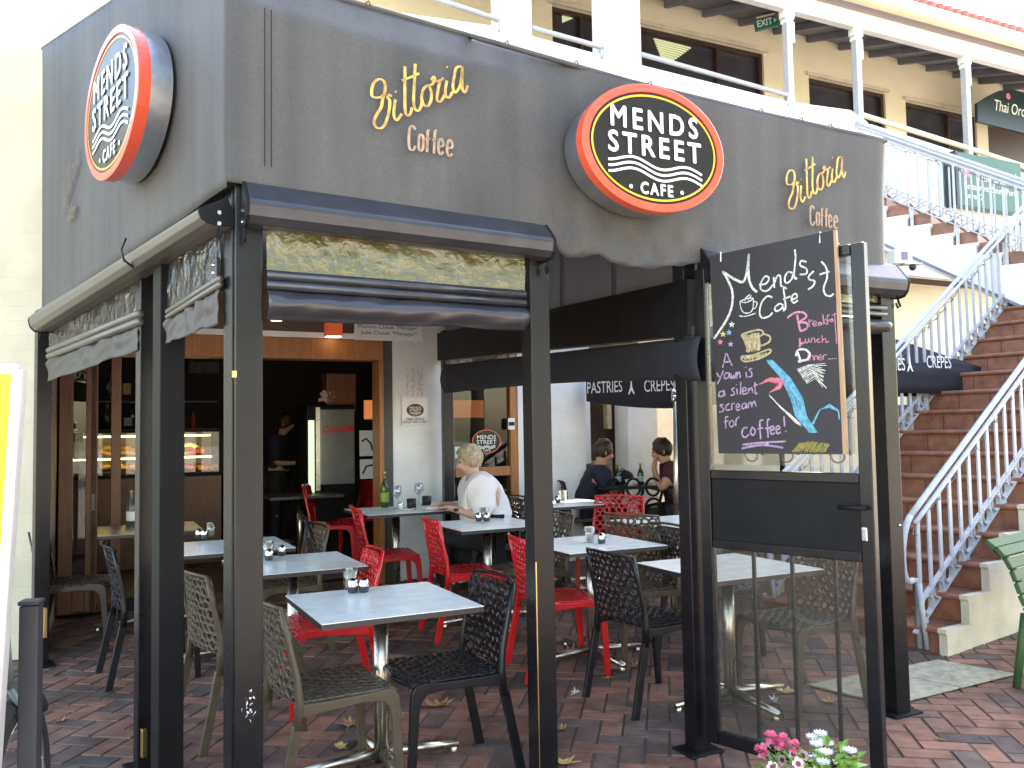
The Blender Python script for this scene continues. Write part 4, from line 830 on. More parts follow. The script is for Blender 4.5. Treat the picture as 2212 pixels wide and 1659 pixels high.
# abstract chalk flourish filling the lower right of the board
for dx in range(6): pass
hatch(lambda t: [(690 + 30 * t + j(4), 860 + j(8)), (770 + 60 * t, 960), (830 + 70 * t + j(5), 1080), (860 + 70 * t, 1190), (950 + 40 * t + j(6), 1290)], 30, "ch_b", .0026, "chalk_flourish")
hatch(lambda t: [(960 + 12 * t, 1235 + j(5)), (1000 + 10 * t, 1160 - 12 * t), (1065, 1118 + 22 * t), (1115 + 8 * t, 1150 + 14 * t), (1122 + 6 * t, 1205 + j(6))], 14, "ch_b", .0024, "chalk_flourish")
hatch(lambda t: [(870 + 60 * t + j(5), 910 + 90 * t), (940 + 40 * t, 880 + 80 * t + j(10)), (1030 + j(18), 880 + 150 * t + j(12))], 24, "ch_w", .0022, "chalk_flourish")
hatch(lambda t: [(700 + 80 * t + j(5), 1060 + 90 * t), (770 + 60 * t, 1140 + 40 * t), (860 + 40 * t, 1230 + 15 * t + j(8))], 16, "ch_w", .0022, "chalk_flourish")
hatch(lambda t: [(640 + 60 * t + j(4), 1000 - 40 * t), (700 + 60 * t, 980 - 20 * t), (770 + 20 * t + j(6), 1000 - 20 * t + j(8)), (700 + 70 * t, 1050 - 25 * t)], 30, "ch_r", .0024, "chalk_flourish")
hatch(lambda t: [(840 + 200 * t + j(8), 1405 + j(6)), (880 + 190 * t + j(6), 1345 + 25 * abs(t - .4) + j(6))], 60, "ch_o", .003, "chalk_ground")

# ------------------------------------------------------------------ chairs
def hexshell(fn, W, H, cw, seed, shrink=.74):
    """perforated sheet: jittered hexagon cells over (0..W, 0..H), mapped by fn"""
    rnd = random.Random(seed); b = MB(); ch = cw * .92; jit = {}
    nx = int(round(W / cw)); ny = int(round(H / (ch * .75))); cw = W / nx; st = H / ny; ch = st / .75
    def J(x, y):
        k = (round(x, 4), round(y, 4))
        if k not in jit: jit[k] = (rnd.uniform(-.2, .2) * cw, rnd.uniform(-.2, .2) * ch)
        x2, y2 = x + jit[k][0], y + jit[k][1]
        return (min(max(x2, 0), W), min(max(y2, 0), H))
    for r in range(ny + 1):
        for c in range(-1, nx + 1):
            cx = (c + .5 + (.5 if r % 2 else 0)) * cw; cy = r * st
            hx = [(cx, cy - ch / 2), (cx + cw / 2, cy - ch / 4), (cx + cw / 2, cy + ch / 4), (cx, cy + ch / 2), (cx - cw / 2, cy + ch / 4), (cx - cw / 2, cy - ch / 4)]
            P = [J(*p) for p in hx]
            xs = [p[0] for p in P]; ys = [p[1] for p in P]
            area = abs(sum(P[i][0] * P[(i + 1) % 6][1] - P[(i + 1) % 6][0] * P[i][1] for i in range(6))) / 2
            if area < cw * ch * .12: continue
            mx = sum(xs) / 6; my = sum(ys) / 6; out = []; inn = []
            for i in range(6):
                p = P[i]; q = P[(i + 1) % 6]; m = ((p[0] + q[0]) / 2, (p[1] + q[1]) / 2); out += [p, m]
            k = shrink * rnd.uniform(.88, 1.05)
            for i in range(12):
                p = out[i]; f = k * (.86 if i % 2 == 0 else 1.0); inn.append((mx + (p[0] - mx) * f, my + (p[1] - my) * f))
            b.add([fn(*p) for p in out] + [fn(*p) for p in inn], [(i, (i + 1) % 12, 12 + (i + 1) % 12, 12 + i) for i in range(12)])
    return b
def chair_proto():
    t = thing("cafe_chair", "x", "chair", (0, 0, 0), 0, "x")
    # backrest: width .44, from z .47 to .82, tilted, slightly concave
    def bk(x, y): s = x / .42 - .5; h = y / .37; wd = .42 + .03 * (1 - h); return V3((s * wd, -.185 - .075 * h - .03 * (1 - h) ** 2 + .03 * (1 - 4 * s * s) * -1 + .02, .455 + .365 * h))
    hexshell(bk, .42, .37, .052, 1).build("backrest", "taupe", t, smooth=True, solid=.009)
    def st(x, y): s = x / .42 - .5; f = y / .42; return V3((s * (.42 + .02 * f), -.2 + .42 * f, .452 - .018 * (1 - 4 * s * s) * math.sin(math.pi * min(1, f * 1.1)) - .012 * max(0, f - .8) ** 2 * 25 + .004))
    hexshell(st, .42, .42, .05, 2, .68).build("seat", "taupe", t, smooth=True, solid=.008)
    for s in (-1, 1):
        x = .215 * s
        b = MB(); b.tube([(x * .99, -.26, .83), (x * 1.0, -.232, .7), (x * 1.02, -.2, .56), (x * 1.03, -.19, .46), (x * 1.04, -.2, .36)], [.009, .012, .015, .018, .02], 8); b.build("back_frame", "taupe", t, smooth=True)
        b = MB(); L = [V3((x * 1.04, -.2, .38)), V3((x * 1.06, -.28, .0))]
        d = V3((.011, 0, 0)); b.ob((L[0] + L[1]) / 2, (L[1] - L[0]) / 2, V3((.012, 0, 0)), V3((0, .021, 0))); b.build("leg", "taupe", t, bevel=.004)
        b = MB(); pf = [(-.21, .455), (-.1, .45), (.08, .452), (.17, .458), (.205, .45), (.222, .42), (.228, .36), (.245, 0), (.212, 0), (.19, .33), (.178, .385), (.15, .413), (.06, .42), (-.1, .41), (-.21, .4)]
        b.poly([(x * 1.02 - .013, y, z) for y, z in pf], V3((.026, 0, 0))); b.build("leg", "taupe", t, bevel=.004, fix=True)
    b = MB(); b.tube([(-.213, -.26, .826), (-.1, -.29, .832), (0, -.297, .833), (.1, -.29, .832), (.213, -.26, .826)], .009, 8); b.build("top_rail", "taupe", t, smooth=True)
    b = MB(); b.tube([(-.215, .2, .445), (0, .222, .43), (.215, .2, .445)], .013, 8); b.build("seat_edge", "taupe", t, smooth=True)
    return t
CH = chair_proto(); _first = [True]
def chair(x, y, az, col, label, zz=None):
    nm = {'taupe_plastic': col}
    grp = {"red": "red perforated plastic chairs", "blackp": "black perforated plastic chairs", "taupe": "taupe perforated plastic chairs", "brownp": "dark brown perforated plastic chairs"}[col]
    z_ = g(y) if zz is None else zz
    if _first[0] and col == 'taupe':
        _first[0] = False; CH.location = (x, y, z_); CH.rotation_euler = (0, 0, -R(az)); CH["label"] = label; CH["group"] = grp; return CH
    return dup(CH, (x, y, z_), -R(az), label, grp, None if col == 'taupe' else nm)
aU = AZF
chair(-.79, 3.70, aU - 4, "taupe", "taupe chair closest to the viewer, half hidden by the corner post at the front table")
chair(-.335, 3.93, aU + 180, "blackp", "black chair at the right side of the front table, facing left")
chair(-1.05, 4.92, aU + 185, "red", "red chair pushed under the front left tables, seat glowing beneath the nearest table")
chair(-1.40, 4.5, aU - 12, "taupe", "taupe chair seen from behind between the double posts")
chair(-2.28, 5.5, aU - 6, "blackp", "black chair half hidden by the left double post")
chair(-3.08, 6.15, aU + 10, "brownp", "dark brown chair against the far left post by the folding doors")
chair(-1.02, 7.02, aU + 8, "red", "red chair nearest the white pillar, back turned, at the seated woman's table")
chair(-.36, 6.32, aU + 6, "red", "red chair with full back showing, between the woman's table and the middle post")
chair(.27, 5.47, aU + 10, "red", "red chair behind the middle post, its seat showing right of it")
chair(.10, 6.35, aU + 180, "taupe", "taupe chair directly behind the middle post, mostly hidden by it")
chair(.78, 5.72, aU + 182, "taupe", "taupe chair tucked under the centre table behind the black chair")
chair(.74, 4.88, aU - 3, "blackp", "black chair just left of the open gate, seen from behind")
chair(1.53, 4.80, aU + 178, "taupe", "taupe chair seen through the lower glass of the gate")
chair(.98, 6.45, aU - 30, "taupe", "taupe chair overlapping a red chair at the back right table")
chair(.80, 7.25, aU + 140, "red", "red chair in front of the ornate black table at the back")
chair(1.28, 5.72, aU - 8, "brownp", "dark brown chair under the back right table beside the gate post")
chair(-1.60, 6.0, aU + 175, "taupe", "taupe chair behind the left tables with only its backrest showing")
chair(-1.28, 6.45, aU + 10, "blackp", "black chair in the gloom left of the red chairs by the pillar")
chair(-1.78, 8.55, aU + 20, "red", "red chair just inside the dark cafe doorway", .165)
chair(-1.75, 9.3, aU + 170, "red", "red chair deepest inside the cafe, under the fridge", .165)
chair(-.02, 7.75, aU + 180, "blackp", "black chair behind the seated woman by the shop window")
chair(-.22, 7.42, aU + 186, "brownp", "dark brown chair on which the woman in white sits")

# ------------------------------------------------------------------ tables
def table_proto():
    t = thing("cafe_table", "x", "table", (0, 0, 0), 0, "square white topped terrace tables")
    b = MB(); b.box((0, 0, .7335), (.715, .715, .003)); b.build("tabletop", "laminate", t)
    b = MB(); b.box((0, 0, .7205), (.715, .715, .023)); b.build("top_edge", "laminate_edge", t)
    b = MB(); b.box((0, 0, .7025), (.3, .05, .012), 45); b.box((0, 0, .6905), (.3, .05, .011), -45); b.build("top_bracket", "laminate_edge", t)
    b = MB(); b.tube([(0, 0, .05), (0, 0, .695)], .034, 20); b.build("column", "steel", t, smooth=True)
    for k in range(4):
        a_ = k * math.pi / 2; d = V3((math.cos(a_), math.sin(a_), 0))
        b = MB(); b.tube([d * .03 + Z * .055, d * .2 + Z * .045, d * .37 + Z * .032], [.026, .021, .017], 10)
        b.lathe([(.016, 0), (.016, .02), (.008, .03)], d * .35, 10); b.build("foot", "steel", t, smooth=True)
    return t
TB = table_proto(); _tf = [True]; TPOS = {}
def table(key, x, y, label, az=None, mats=None, zz=None):
    z_ = g(y) if zz is None else zz; a_ = -R(aU if az is None else az); TPOS[key] = V3((x, y, z_ + .735))
    if _tf[0]: _tf[0] = False; TB.location = (x, y, z_); TB.rotation_euler = (0, 0, a_); TB["label"] = label; return TB
    return dup(TB, (x, y, z_), a_, label, "square white topped terrace tables", mats)
def tcen(px, py): q = onz(px, py, .735); return q.x, q.y
table("t1", *tcen(822, 1297), "front table nearest the viewer, white square top on a steel column")
table("t2", *tcen(632, 1216), "white table behind the corner post, second from the front on the left")
table("t3", *tcen(498, 1178), "white table seen between the double posts with three condiments")
table("t4", *tcen(322, 1141), "tan topped table at the far left by the folding doors", mats={"white_laminate": "wood_top"})
table("t5", *tcen(1275, 1173), "white table in the middle of the terrace right of the middle post")
table("t6", *tcen(1052, 1131), "white table just left of the middle post, in front of the woman")
q = onz(855, 1101, .735); t7 = V3((q.x, q.y, 0))
table("t7", t7.x, t7.y, "left one of the two joined tables where the woman sits, with the wine bottle")
table("t7b", t7.x + U.x * .72, t7.y + U.y * .72, "right one of the two joined tables, under the woman's hands")
table("t8", *tcen(1453, 1126), "white table at the back right beside the gate post with one sachet glass")
table("t9", *tcen(1570, 1222), "white table behind the gate, cut off by the gate's black panel")
table("t10", *tcen(1215, 1086), "small looking white table against the bright white brick wall")
table("t11", -2.15, 8.75, "dark table just inside the cafe doorway", zz=.165, mats={"white_laminate": "laminate_edge"})

# ------------------------------------------------------------------ table things
def tumbler_proto():
    t = thing("sachet_glass", "x", "glass", (0, 0, 0), 0, "sachet glasses on the tables")
    b = MB(); b.lathe([(0, 0), (.03, 0), (.038, .1), (.0362, .1), (.0285, .008), (0, .008)], n=20); b.build("tumbler", "tumbler", t, smooth=True, fix=True)
    rnd = random.Random(4); b = MB()
    for i in range(9):
        a_ = rnd.uniform(0, 6.28); x_, y_ = rnd.uniform(-.015, .015), rnd.uniform(-.012, .012); b.box((x_, y_, .052 + rnd.uniform(-.006, .012)), (.026, .004, .082), math.degrees(a_))
    b.build("sachets", "sachets", t); return t
def shaker_proto():
    t = thing("pepper_shaker", "x", "shaker", (0, 0, 0), 0, "salt and pepper shakers on the tables")
    b = MB(); b.lathe([(0, 0), (.02, 0), (.0245, .008), (.025, .03)], n=18); b.build("base", "shaker", t, smooth=True)
    b = MB(); b.lathe([(.0255, .03), (.0255, .042), (.023, .056), (.015, .066), (0, .069)], n=18); b.build("cap", "chrome", t, smooth=True); return t
TG = tumbler_proto(); SH = shaker_proto(); _g = [True, True]
def place(proto, idx, p, label):
    if _g[idx]: _g[idx] = False; proto.location = p; proto["label"] = label; return
    dup(proto, p, random.uniform(0, 6), label)
def ont(px, py): return onz(px, py, .737)
for px, py, lb in ((757, 1272, "front table nearest the viewer"), (1274, 1171, "centre table right of the middle post"), (1046, 1124, "table left of the middle post"), (1478, 1134, "back right table beside the gate post"), (455, 1160, "table between the double posts"), (579, 1205, "second left table, half behind the corner post"), (1216, 1084, "small table against the white brick wall")):
    place(TG, 0, ont(px, py), "clear glass of paper sachets on the " + lb)
for px, py, lb in ((762, 1280, "left one of the two shakers on the front table"), (786, 1279, "right one of the two shakers on the front table"), (1300, 1174, "single shaker on the centre table, right of the sachet glass"), (1034, 1124 + 2, "left one of two shakers on the table left of the middle post"), (1052, 1126, "right one of two shakers on the table left of the middle post"), (429, 1163, "left shaker on the table between the double posts"), (441, 1164, "middle shaker on the table between the double posts"), (581, 1210, "shaker close against the corner post on the second left table"), (609, 1201, "shaker just right of the corner post on the second left table"), (1205, 1086, "shaker on the small table against the white brick wall")):
    place(SH, 1, ont(px, py), lb)
def bottle(p, h, r, mat, name, label, cat_="bottle", lab=False, group=None):
    t = thing(name, label, cat_, p, 0, group)
    b = MB(); b.lathe([(0, 0), (r, 0), (r, h * .55), (r * .8, h * .65), (r * .36, h * .78), (r * .34, h * .97), (r * .4, h)], p, 16); b.build("glass_body", mat, t, smooth=True)
    if lab: b = MB(); b.lathe([(r + .001, h * .16), (r + .001, h * .42)], p, 16); b.build("paper_label", "bright_leaf" if lab is True else lab, t, smooth=True)
    b = MB(); b.lathe([(r * .42, h * .96), (r * .42, h * 1.01), (0, h * 1.01)], p, 10); b.build("cap", "brass", t, smooth=True)
    return t
bottle(ont(831, 1096), .31, .037, "wine", "wine_bottle", "green wine bottle at the left of the woman's table", lab=True)
def wineglass(p, label):
    t = thing("wine_glass", label, "glass", p, 0, "empty wine glasses on the woman's table")
    b = MB(); b.lathe([(.036, 0), (.03, .004), (.005, .01), (.004, .09), (.02, .105), (.038, .13), (.041, .155), (.034, .2)], p, 18); b.build("bowl", "wglass", t, smooth=True, solid=.0015)
wineglass(ont(858, 1099), "empty wine glass right of the green wine bottle"); wineglass(ont(905, 1092), "empty wine glass nearer the woman")
def cup(p, label):
    t = thing("black_cup", label, "cup", p, 0, "black cups on the woman's table"); b = MB(); b.lathe([(0, 0), (.038, 0), (.042, .09), (.039, .09), (.035, .005)], p, 18); b.build("body", "cup_black", t, smooth=True)
cup(ont(889, 1100), "black cup on a saucer, left of the stacked plates"); cup(ont(922, 1094), "black cup standing behind the stacked plates")
for px, py, r, lb in ((880, 1103, .07, "white saucer under the left black cup"), (937, 1101, .115, "white dinner plate with stacked cutlery in front of the woman")):
    p = ont(px, py); t = thing("plate", lb, "plate", p); b = MB()
    for k in range(2 if r > .1 else 1): b.lathe([(0, .004 + k * .012), (r * .6, .004 + k * .012), (r, .016 + k * .012), (r * .98, .02 + k * .012), (r * .6, .009 + k * .012), (0, .009 + k * .012)], p, 28)
    b.build("dish", "ceramic", t, smooth=True)
    if r > .1: b = MB(); b.bar(p + V3((-.06, -.02, .032)), p + V3((.13, .05, .04)), .014, .003, Z); b.build("cutlery", "chrome", t)
t = thing("salt_jar", "small salt jar beside the wine glass on the woman's table", "jar", ont(866, 1102)); p = ont(866, 1102); b = MB(); b.lathe([(0, 0), (.022, 0), (.022, .05), (0, .05)], p, 14); b.build("jar_body", "ceramic", t, smooth=True); b = MB(); b.lathe([(.023, .05), (.023, .065), (0, .068)], p, 14); b.build("lid", "chrome", t, smooth=True)

# ------------------------------------------------------------------ people
def person(label, loc, az, J, E_, cloth, hair, skin="skin", scale=1.0, hair_len=0.0, face=True, cat_="person"):
    t = thing("person", label, cat_, loc, -R(az))
    T = WM[t] @ Matrix.Scale(scale, 4)
    def skinmesh(name, names, edges, mat, grow=0.0, parent=t, sub=2):
        ns = list(names); me = bpy.data.meshes.new(name); me.from_pydata([Matrix.Scale(scale, 4) @ V3(J[n][0]) for n in ns], [], [(ns.index(a_), ns.index(c_)) for a_, c_ in edges])
        me.materials.append(M[mat]); o = bpy.data.objects.new(name, me); COL.objects.link(o); o.parent = parent; WM[o] = WM[t].copy()
        md = o.modifiers.new("skin", 'SKIN'); md.use_smooth_shade = True
        lay = me.skin_vertices[0] if me.skin_vertices else None
        if lay is None: me.skin_vertices  # created with the modifier
        for i, n in enumerate(ns):
            r = J[n][1]; r = r if isinstance(r, tuple) else (r, r); me.skin_vertices[0].data[i].radius = ((r[0] + grow) * scale, (r[1] + grow) * scale); me.skin_vertices[0].data[i].use_root = (i == 0)
        s = o.modifiers.new("sub", 'SUBSURF'); s.levels = sub; s.render_levels = sub
        return o
    body = skinmesh("body", J.keys(), E_, skin)
    FT = bpy.data.textures.get('cloth_folds') or bpy.data.textures.new('cloth_folds', 'CLOUDS'); FT.noise_scale = .09
    for nm, names, mat, gr in cloth:
        names = [n for n in J if n in names]; oc_ = skinmesh(nm, names, [e for e in E_ if e[0] in names and e[1] in names], mat, gr, sub=3); dm = oc_.modifiers.new('folds', 'DISPLACE'); dm.texture = FT; dm.strength = .035; dm.mid_level = .5; dm.texture_coords = 'LOCAL'
    hc = V3(J['head'][0]); up_ = (V3(J['crown'][0]) - V3(J['neck'][0])).normalized(); fw = V3(J['nose'][0]) - hc; fw = (fw - up_ * fw.dot(up_)).normalized(); rt = fw.cross(up_)
    def loc2(a_, f_, u_): return T @ (hc + rt * a_ + fw * f_ + up_ * u_)
    b = MB(); n, m = 22, 14
    vs = []; fs = []
    for i in range(m + 1):
        th = math.pi * .80 * i / m
        for k in range(n):
            ph = 2 * math.pi * k / n; x_ = math.sin(th) * math.cos(ph); y_ = math.sin(th) * math.sin(ph); z_ = math.cos(th)
            lim = 1.0
            if y_ > .1 and z_ < .48: lim = .86 if y_ > .35 else .95
            r_ = (.104 + .013 * nz((x_ * 3, y_ * 3, z_ * 3)) + .006 * nz((x_ * 9, y_ * 9, z_ * 4))) * lim
            vs.append(loc2(x_ * r_ * .92, y_ * r_ * 1.12 - .012, z_ * r_ * 1.12 + .035 - (hair_len if (z_ < 0 and y_ < .2) else 0)))
    for i in range(m):
        for k in range(n): fs.append((i * n + k, (i + 1) * n + k, (i + 1) * n + (k + 1) % n, i * n + (k + 1) % n))
    b.add(vs, fs); b.build("hair", hair, t, smooth=True)
    if face:
        b = MB()
        for s in (-1, 1): b.sphere(loc2(.033 * s, .088, .012), .009 * scale, 8, 6)
        b.build("eye", "dark_eye", t, smooth=True)
        b = MB(); b.sphere(loc2(0, .088, -.055), .016 * scale, 10, 6, (1.2, .6, .35)); b.build("mouth", "lips", t, smooth=True)
        b = MB()
        for s in (-1, 1): b.sphere(loc2(.09 * s, -.005, -.005), .024 * scale, 8, 6, (.4, .6, 1.1))
        b.build("ear", skin, t, smooth=True)
    return t
def hands(J, E_, s, wrist, palm, dirv, side):
    J['palm' + s] = (palm, (.036, .022)); E_.append((wrist, 'palm' + s)); d = V3(dirv).normalized(); sv = V3(side).normalized(); p = V3(palm)
    for i, (o_, ln) in enumerate(((-.03, .07), (-.01, .08), (.01, .075), (.03, .06))):
        a_ = p + sv * o_ + d * .045; c_ = a_ + d * ln * .55 - Z * .004; e_ = a_ + d * ln - Z * .022
        J[f'f{i}a' + s] = (tuple(a_), .0095); J[f'f{i}b' + s] = (tuple(c_), .009); J[f'f{i}c' + s] = (tuple(e_), .008); E_.extend([('palm' + s, f'f{i}a' + s), (f'f{i}a' + s, f'f{i}b' + s), (f'f{i}b' + s, f'f{i}c' + s)])
    th = p - sv * .04 + d * .01; te = th + d * .045 - sv * .015
    J['tha' + s] = (tuple(th), .011); J['thb' + s] = (tuple(te), .009); E_.extend([('palm' + s, 'tha' + s), ('tha' + s, 'thb' + s)])
def sitting(lean=.1, stout=1.0, arms=None, headturn=(0, .1, 0)):
    hd = V3((0, .06 + lean * 1.15, 1.13)); nd = V3(headturn).normalized()
    J = {'pelvis': ((0, -.02, .54), (.175 * stout, .15 * stout)), 'belly': ((0, .02 + lean * .35, .7), (.175 * stout, .16 * stout)), 'chest': ((0, .02 + lean * .8, .89), (.165 * stout, .13 * stout)), 'neckb': ((0, .02 + lean, 1.0), (.075, .065)), 'neck': ((0, .04 + lean * 1.05, 1.05), (.056, .056)), 'head': (tuple(hd + Z * .02), (.082, .095)), 'crown': (tuple(hd + Z * .11), (.07, .08)), 'nose': (tuple(hd + nd * .115 + Z * .01), .014)}
    E_ = [('pelvis', 'belly'), ('belly', 'chest'), ('chest', 'neckb'), ('neckb', 'neck'), ('neck', 'head'), ('head', 'crown'), ('head', 'nose')]
    for s, k in (('L', -1), ('R', 1)):
        sh = (k * .185 * (.6 + .4 * stout), .02 + lean * .85, .95); el, wr, pm, dr, sd_ = arms[s]
        J['sh' + s] = (sh, .075 * stout); J['ua' + s] = (tuple(lerp(V3(sh), V3(el), .55)), .062 * stout); J['el' + s] = (el, .046 * stout); J['wr' + s] = (wr, .029)
        E_ += [('chest', 'sh' + s), ('sh' + s, 'ua' + s), ('ua' + s, 'el' + s), ('el' + s, 'wr' + s)]; hands(J, E_, s, 'wr' + s, pm, dr, sd_)
        J['hip' + s] = ((k * .1, .06, .53), .1 * stout); J['kn' + s] = ((k * .11, .43, .53), .07); J['cf' + s] = ((k * .11, .42, .33), .058); J['an' + s] = ((k * .11, .38, .1), .04); J['toe' + s] = ((k * .12, .53, .045), .036)
        E_ += [('pelvis', 'hip' + s), ('hip' + s, 'kn' + s), ('kn' + s, 'cf' + s), ('cf' + s, 'an' + s), ('an' + s, 'toe' + s)]
    return J, E_
SHIRT = {'pelvis', 'belly', 'chest', 'neckb', 'shL', 'shR', 'uaL', 'uaR'}; PANTS = {'pelvis', 'hipL', 'hipR', 'knL', 'knR', 'cfL', 'cfR', 'anL', 'anR'}
# woman in white at the joined tables
J, E_ = sitting(.1, 1.36, {'L': ((-.27, .08, .71), (-.15, .3, .77), (-.1, .36, .79), (.4, 1, -.1), (1, -.4, 0)), 'R': ((.29, .06, .7), (.16, .3, .78), (.09, .36, .8), (-.3, 1, .1), (-1, -.3, 0))}, (-.02, .12, -.035))
wq = V3((-.20, 7.3, 0)); wq.z = g(wq.y)
woman = person("seated woman with short grey blonde hair in a white top, looking at the table", wq, aU + 196, J, E_, [("shirt", SHIRT | {"elL", "elR"}, "tshirt", .03), ("trousers", PANTS, "trousers", .012)], "hair_g", "skin", 1.0)
b = MB(); q = WM[woman] @ (V3((-.155, .29, .77)) * 1.0); b.lathe([(.032, -.012), (.036, -.008), (.036, .008), (.032, .012)], q, 14); b.build("watch", "cup_black", woman, smooth=True)
# man in navy and companion in maroon at the ornate table
ot = ony(1372, 1052, 9.0); gz9 = g(9.0)
J, E_ = sitting(.16, 1.0, {'L': ((-.24, .22, .72), (-.1, .42, .78), (-.05, .48, .79), (.2, 1, 0), (1, -.2, 0)), 'R': ((.24, .22, .72), (.1, .42, .78), (.05, .48, .79), (-.2, 1, 0), (-1, -.2, 0))}, (0, .12, -.05))
mq = ony(1258, 1000, 9.0); person("man with dark hair in a navy shirt leaning over the ornate black table", (mq.x, mq.y, gz9 - .02), 80, J, E_, [("shirt", SHIRT | {'elL', 'elR'}, "navy", .03), ("trousers", PANTS, "trousers", .012)], "hair_d", "skin2", .96)
J, E_ = sitting(.18, 1.02, {'L': ((-.22, .3, .76), (-.08, .36, .98), (-.03, .34, 1.05), (.1, -.3, 1), (1, 0, 0)), 'R': ((.24, .25, .74), (.08, .45, .8), (.03, .5, .81), (-.2, 1, 0), (-1, -.2, 0))}, (-.02, .12, -.04))
mq2 = ony(1484, 1000, 8.9); person("person in a maroon top resting an elbow on the ornate table behind the pole", (mq2.x, mq2.y, gz9 - .02), 275, J, E_, [("shirt", SHIRT, "maroon_c", .03), ("trousers", PANTS, "trousers", .012)], "hair_d", "skin2", .96)
chair(mq.x, mq.y, 80, 'blackp', "black chair under the man in the navy shirt", gz9 - .02)
chair(mq2.x, mq2.y, 275, 'blackp', "black chair under the person in the maroon top", gz9 - .02)
# staff member inside
J = {'pelvis': ((0, 0, .95), (.15, .11)), 'belly': ((0, .01, 1.1), (.14, .11)), 'chest': ((0, .03, 1.3), (.15, .11)), 'neckb': ((0, .04, 1.42), (.07, .06)), 'neck': ((0, .06, 1.46), .052), 'head': ((0, .1, 1.56), (.078, .09)), 'crown': ((0, .1, 1.64), .068), 'nose': ((0, .21, 1.54), .013)}
E_ = [('pelvis', 'belly'), ('belly', 'chest'), ('chest', 'neckb'), ('neckb', 'neck'), ('neck', 'head'), ('head', 'crown'), ('head', 'nose')]
for s, k in (('L', -1), ('R', 1)):
    J['sh' + s] = ((k * .18, .03, 1.36), .07); J['ua' + s] = ((k * .22, .06, 1.22), .055); J['el' + s] = ((k * .23, .08, 1.08), .042); J['wr' + s] = ((k * .12, .3, 1.08), .028)
    E_ += [('chest', 'sh' + s), ('sh' + s, 'ua' + s), ('ua' + s, 'el' + s), ('el' + s, 'wr' + s)]; hands(J, E_, s, 'wr' + s, (k * .08, .37, 1.08), (0, 1, 0), (-k, 0, 0))
    J['hip' + s] = ((k * .09, 0, .9), .1); J['kn' + s] = ((k * .1, .02, .5), .065); J['cf' + s] = ((k * .1, 0, .33), .055); J['an' + s] = ((k * .1, -.02, .09), .04); J['toe' + s] = ((k * .11, .13, .04), .036)
    E_ += [('pelvis', 'hip' + s), ('hip' + s, 'kn' + s), ('kn' + s, 'cf' + s), ('cf' + s, 'an' + s), ('an' + s, 'toe' + s)]
iq = ony(602, 900, 10.2); person("cafe worker in dark clothes standing in the gloom left of the drinks fridge", (iq.x, iq.y, .165), 100, J, E_, [("shirt", SHIRT | {'elL', 'elR'}, "navy", .026), ("trousers", PANTS, "trousers", .012)], "hair_d", "skin2", .93)

# ornate table and its crockery
zo = gz9 + .75; oc = ony(1375, 1052, 9.0)
ort = thing("ornate_table", "black table with curly cast iron sides standing by the back wall", "table", (oc.x, oc.y, gz9))
du = V3((1, .1, 0)).normalized(); dn = V3((du.y, -du.x, 0))
b = MB(); b.ob((oc.x, oc.y, zo - .015), du * .46, dn * .3, Z * .014); b.build("tabletop", "black_m", ort, bevel=.004)
b = MB(); fo = V3((oc.x, oc.y, 0)) + dn * .28
for i in range(-2, 3):
    c_ = fo + du * (i * .2); z0 = gz9 + .02
    b.tube([c_ + Z * z0, c_ + du * .05 * (1 if i % 2 else -1) + Z * (z0 + .3), c_ - du * .04 + Z * (z0 + .55), c_ + Z * (zo - .03)], .016, 8)
    for zz_, rr in ((z0 + .2, .09), (z0 + .5, .085), (z0 + .72, .07)):
        b.tube([c_ + du * (.1 + math.cos(a_) * rr) + Z * (zz_ + math.sin(a_) * rr * 1.25) for a_ in [k * math.pi / 8 for k in range(16)]], .013, 6, closed=True)
b.build("ironwork", "black_m", ort, smooth=True)
for s in (-1, 1): b = MB(); b.bar(V3((oc.x, oc.y, gz9)) + du * .4 * s, V3((oc.x, oc.y, zo - .03)) + du * .4 * s, .05, .4, du); b.build("leg", "black_m", ort)
for px, lb in ((1335, "green water bottle left of the coffee cup on the ornate table"), (1384, "green water bottle right of the coffee cup on the ornate table")): bottle(V3((ony(px, 1040, 8.95).x, 8.95, zo)), .22, .032, "wine", "water_bottle", lb, lab="bluew", group="water bottles on the ornate table")
for px, lb in ((1360, "white coffee cup between the two green bottles"), (1416, "white coffee cup in front of the person in maroon")):
    p = V3((ony(px, 1040, 8.85).x, 8.85, zo)); t = thing("coffee_cup", lb, "cup", p, 0, "white coffee cups on the ornate table"); b = MB(); b.lathe([(0, .004), (.03, .004), (.05, .06), (.047, .06), (.03, .01)], p, 16); b.build("bowl", "ceramic", t, smooth=True)
    b = MB(); b.lathe([(0, 0), (.04, 0), (.07, .008), (.04, .004)], p, 18); b.build("saucer", "ceramic", t, smooth=True); b = MB(); b.tube([p + V3((.048, 0, .05)), p + V3((.07, 0, .045)), p + V3((.068, 0, .022)), p + V3((.04, 0, .018))], .005, 6); b.build("handle", "ceramic", t, smooth=True)
p = V3((ony(1349, 1040, 9.0).x, 9.02, zo)); t = thing("black_bag", "black bag lying on the ornate table between the men", "bag", p); b = MB(); b.sphere(p + Z * .07, .1, 14, 10, (1.0, .7, .8)); b.build("pouch", "trousers", t, smooth=True); b = MB(); b.tube([p + V3((-.07, 0, .1)), p + V3((-.02, -.03, .17)), p + V3((.05, 0, .12))], .008, 6); b.build("strap", "cup_black", t)

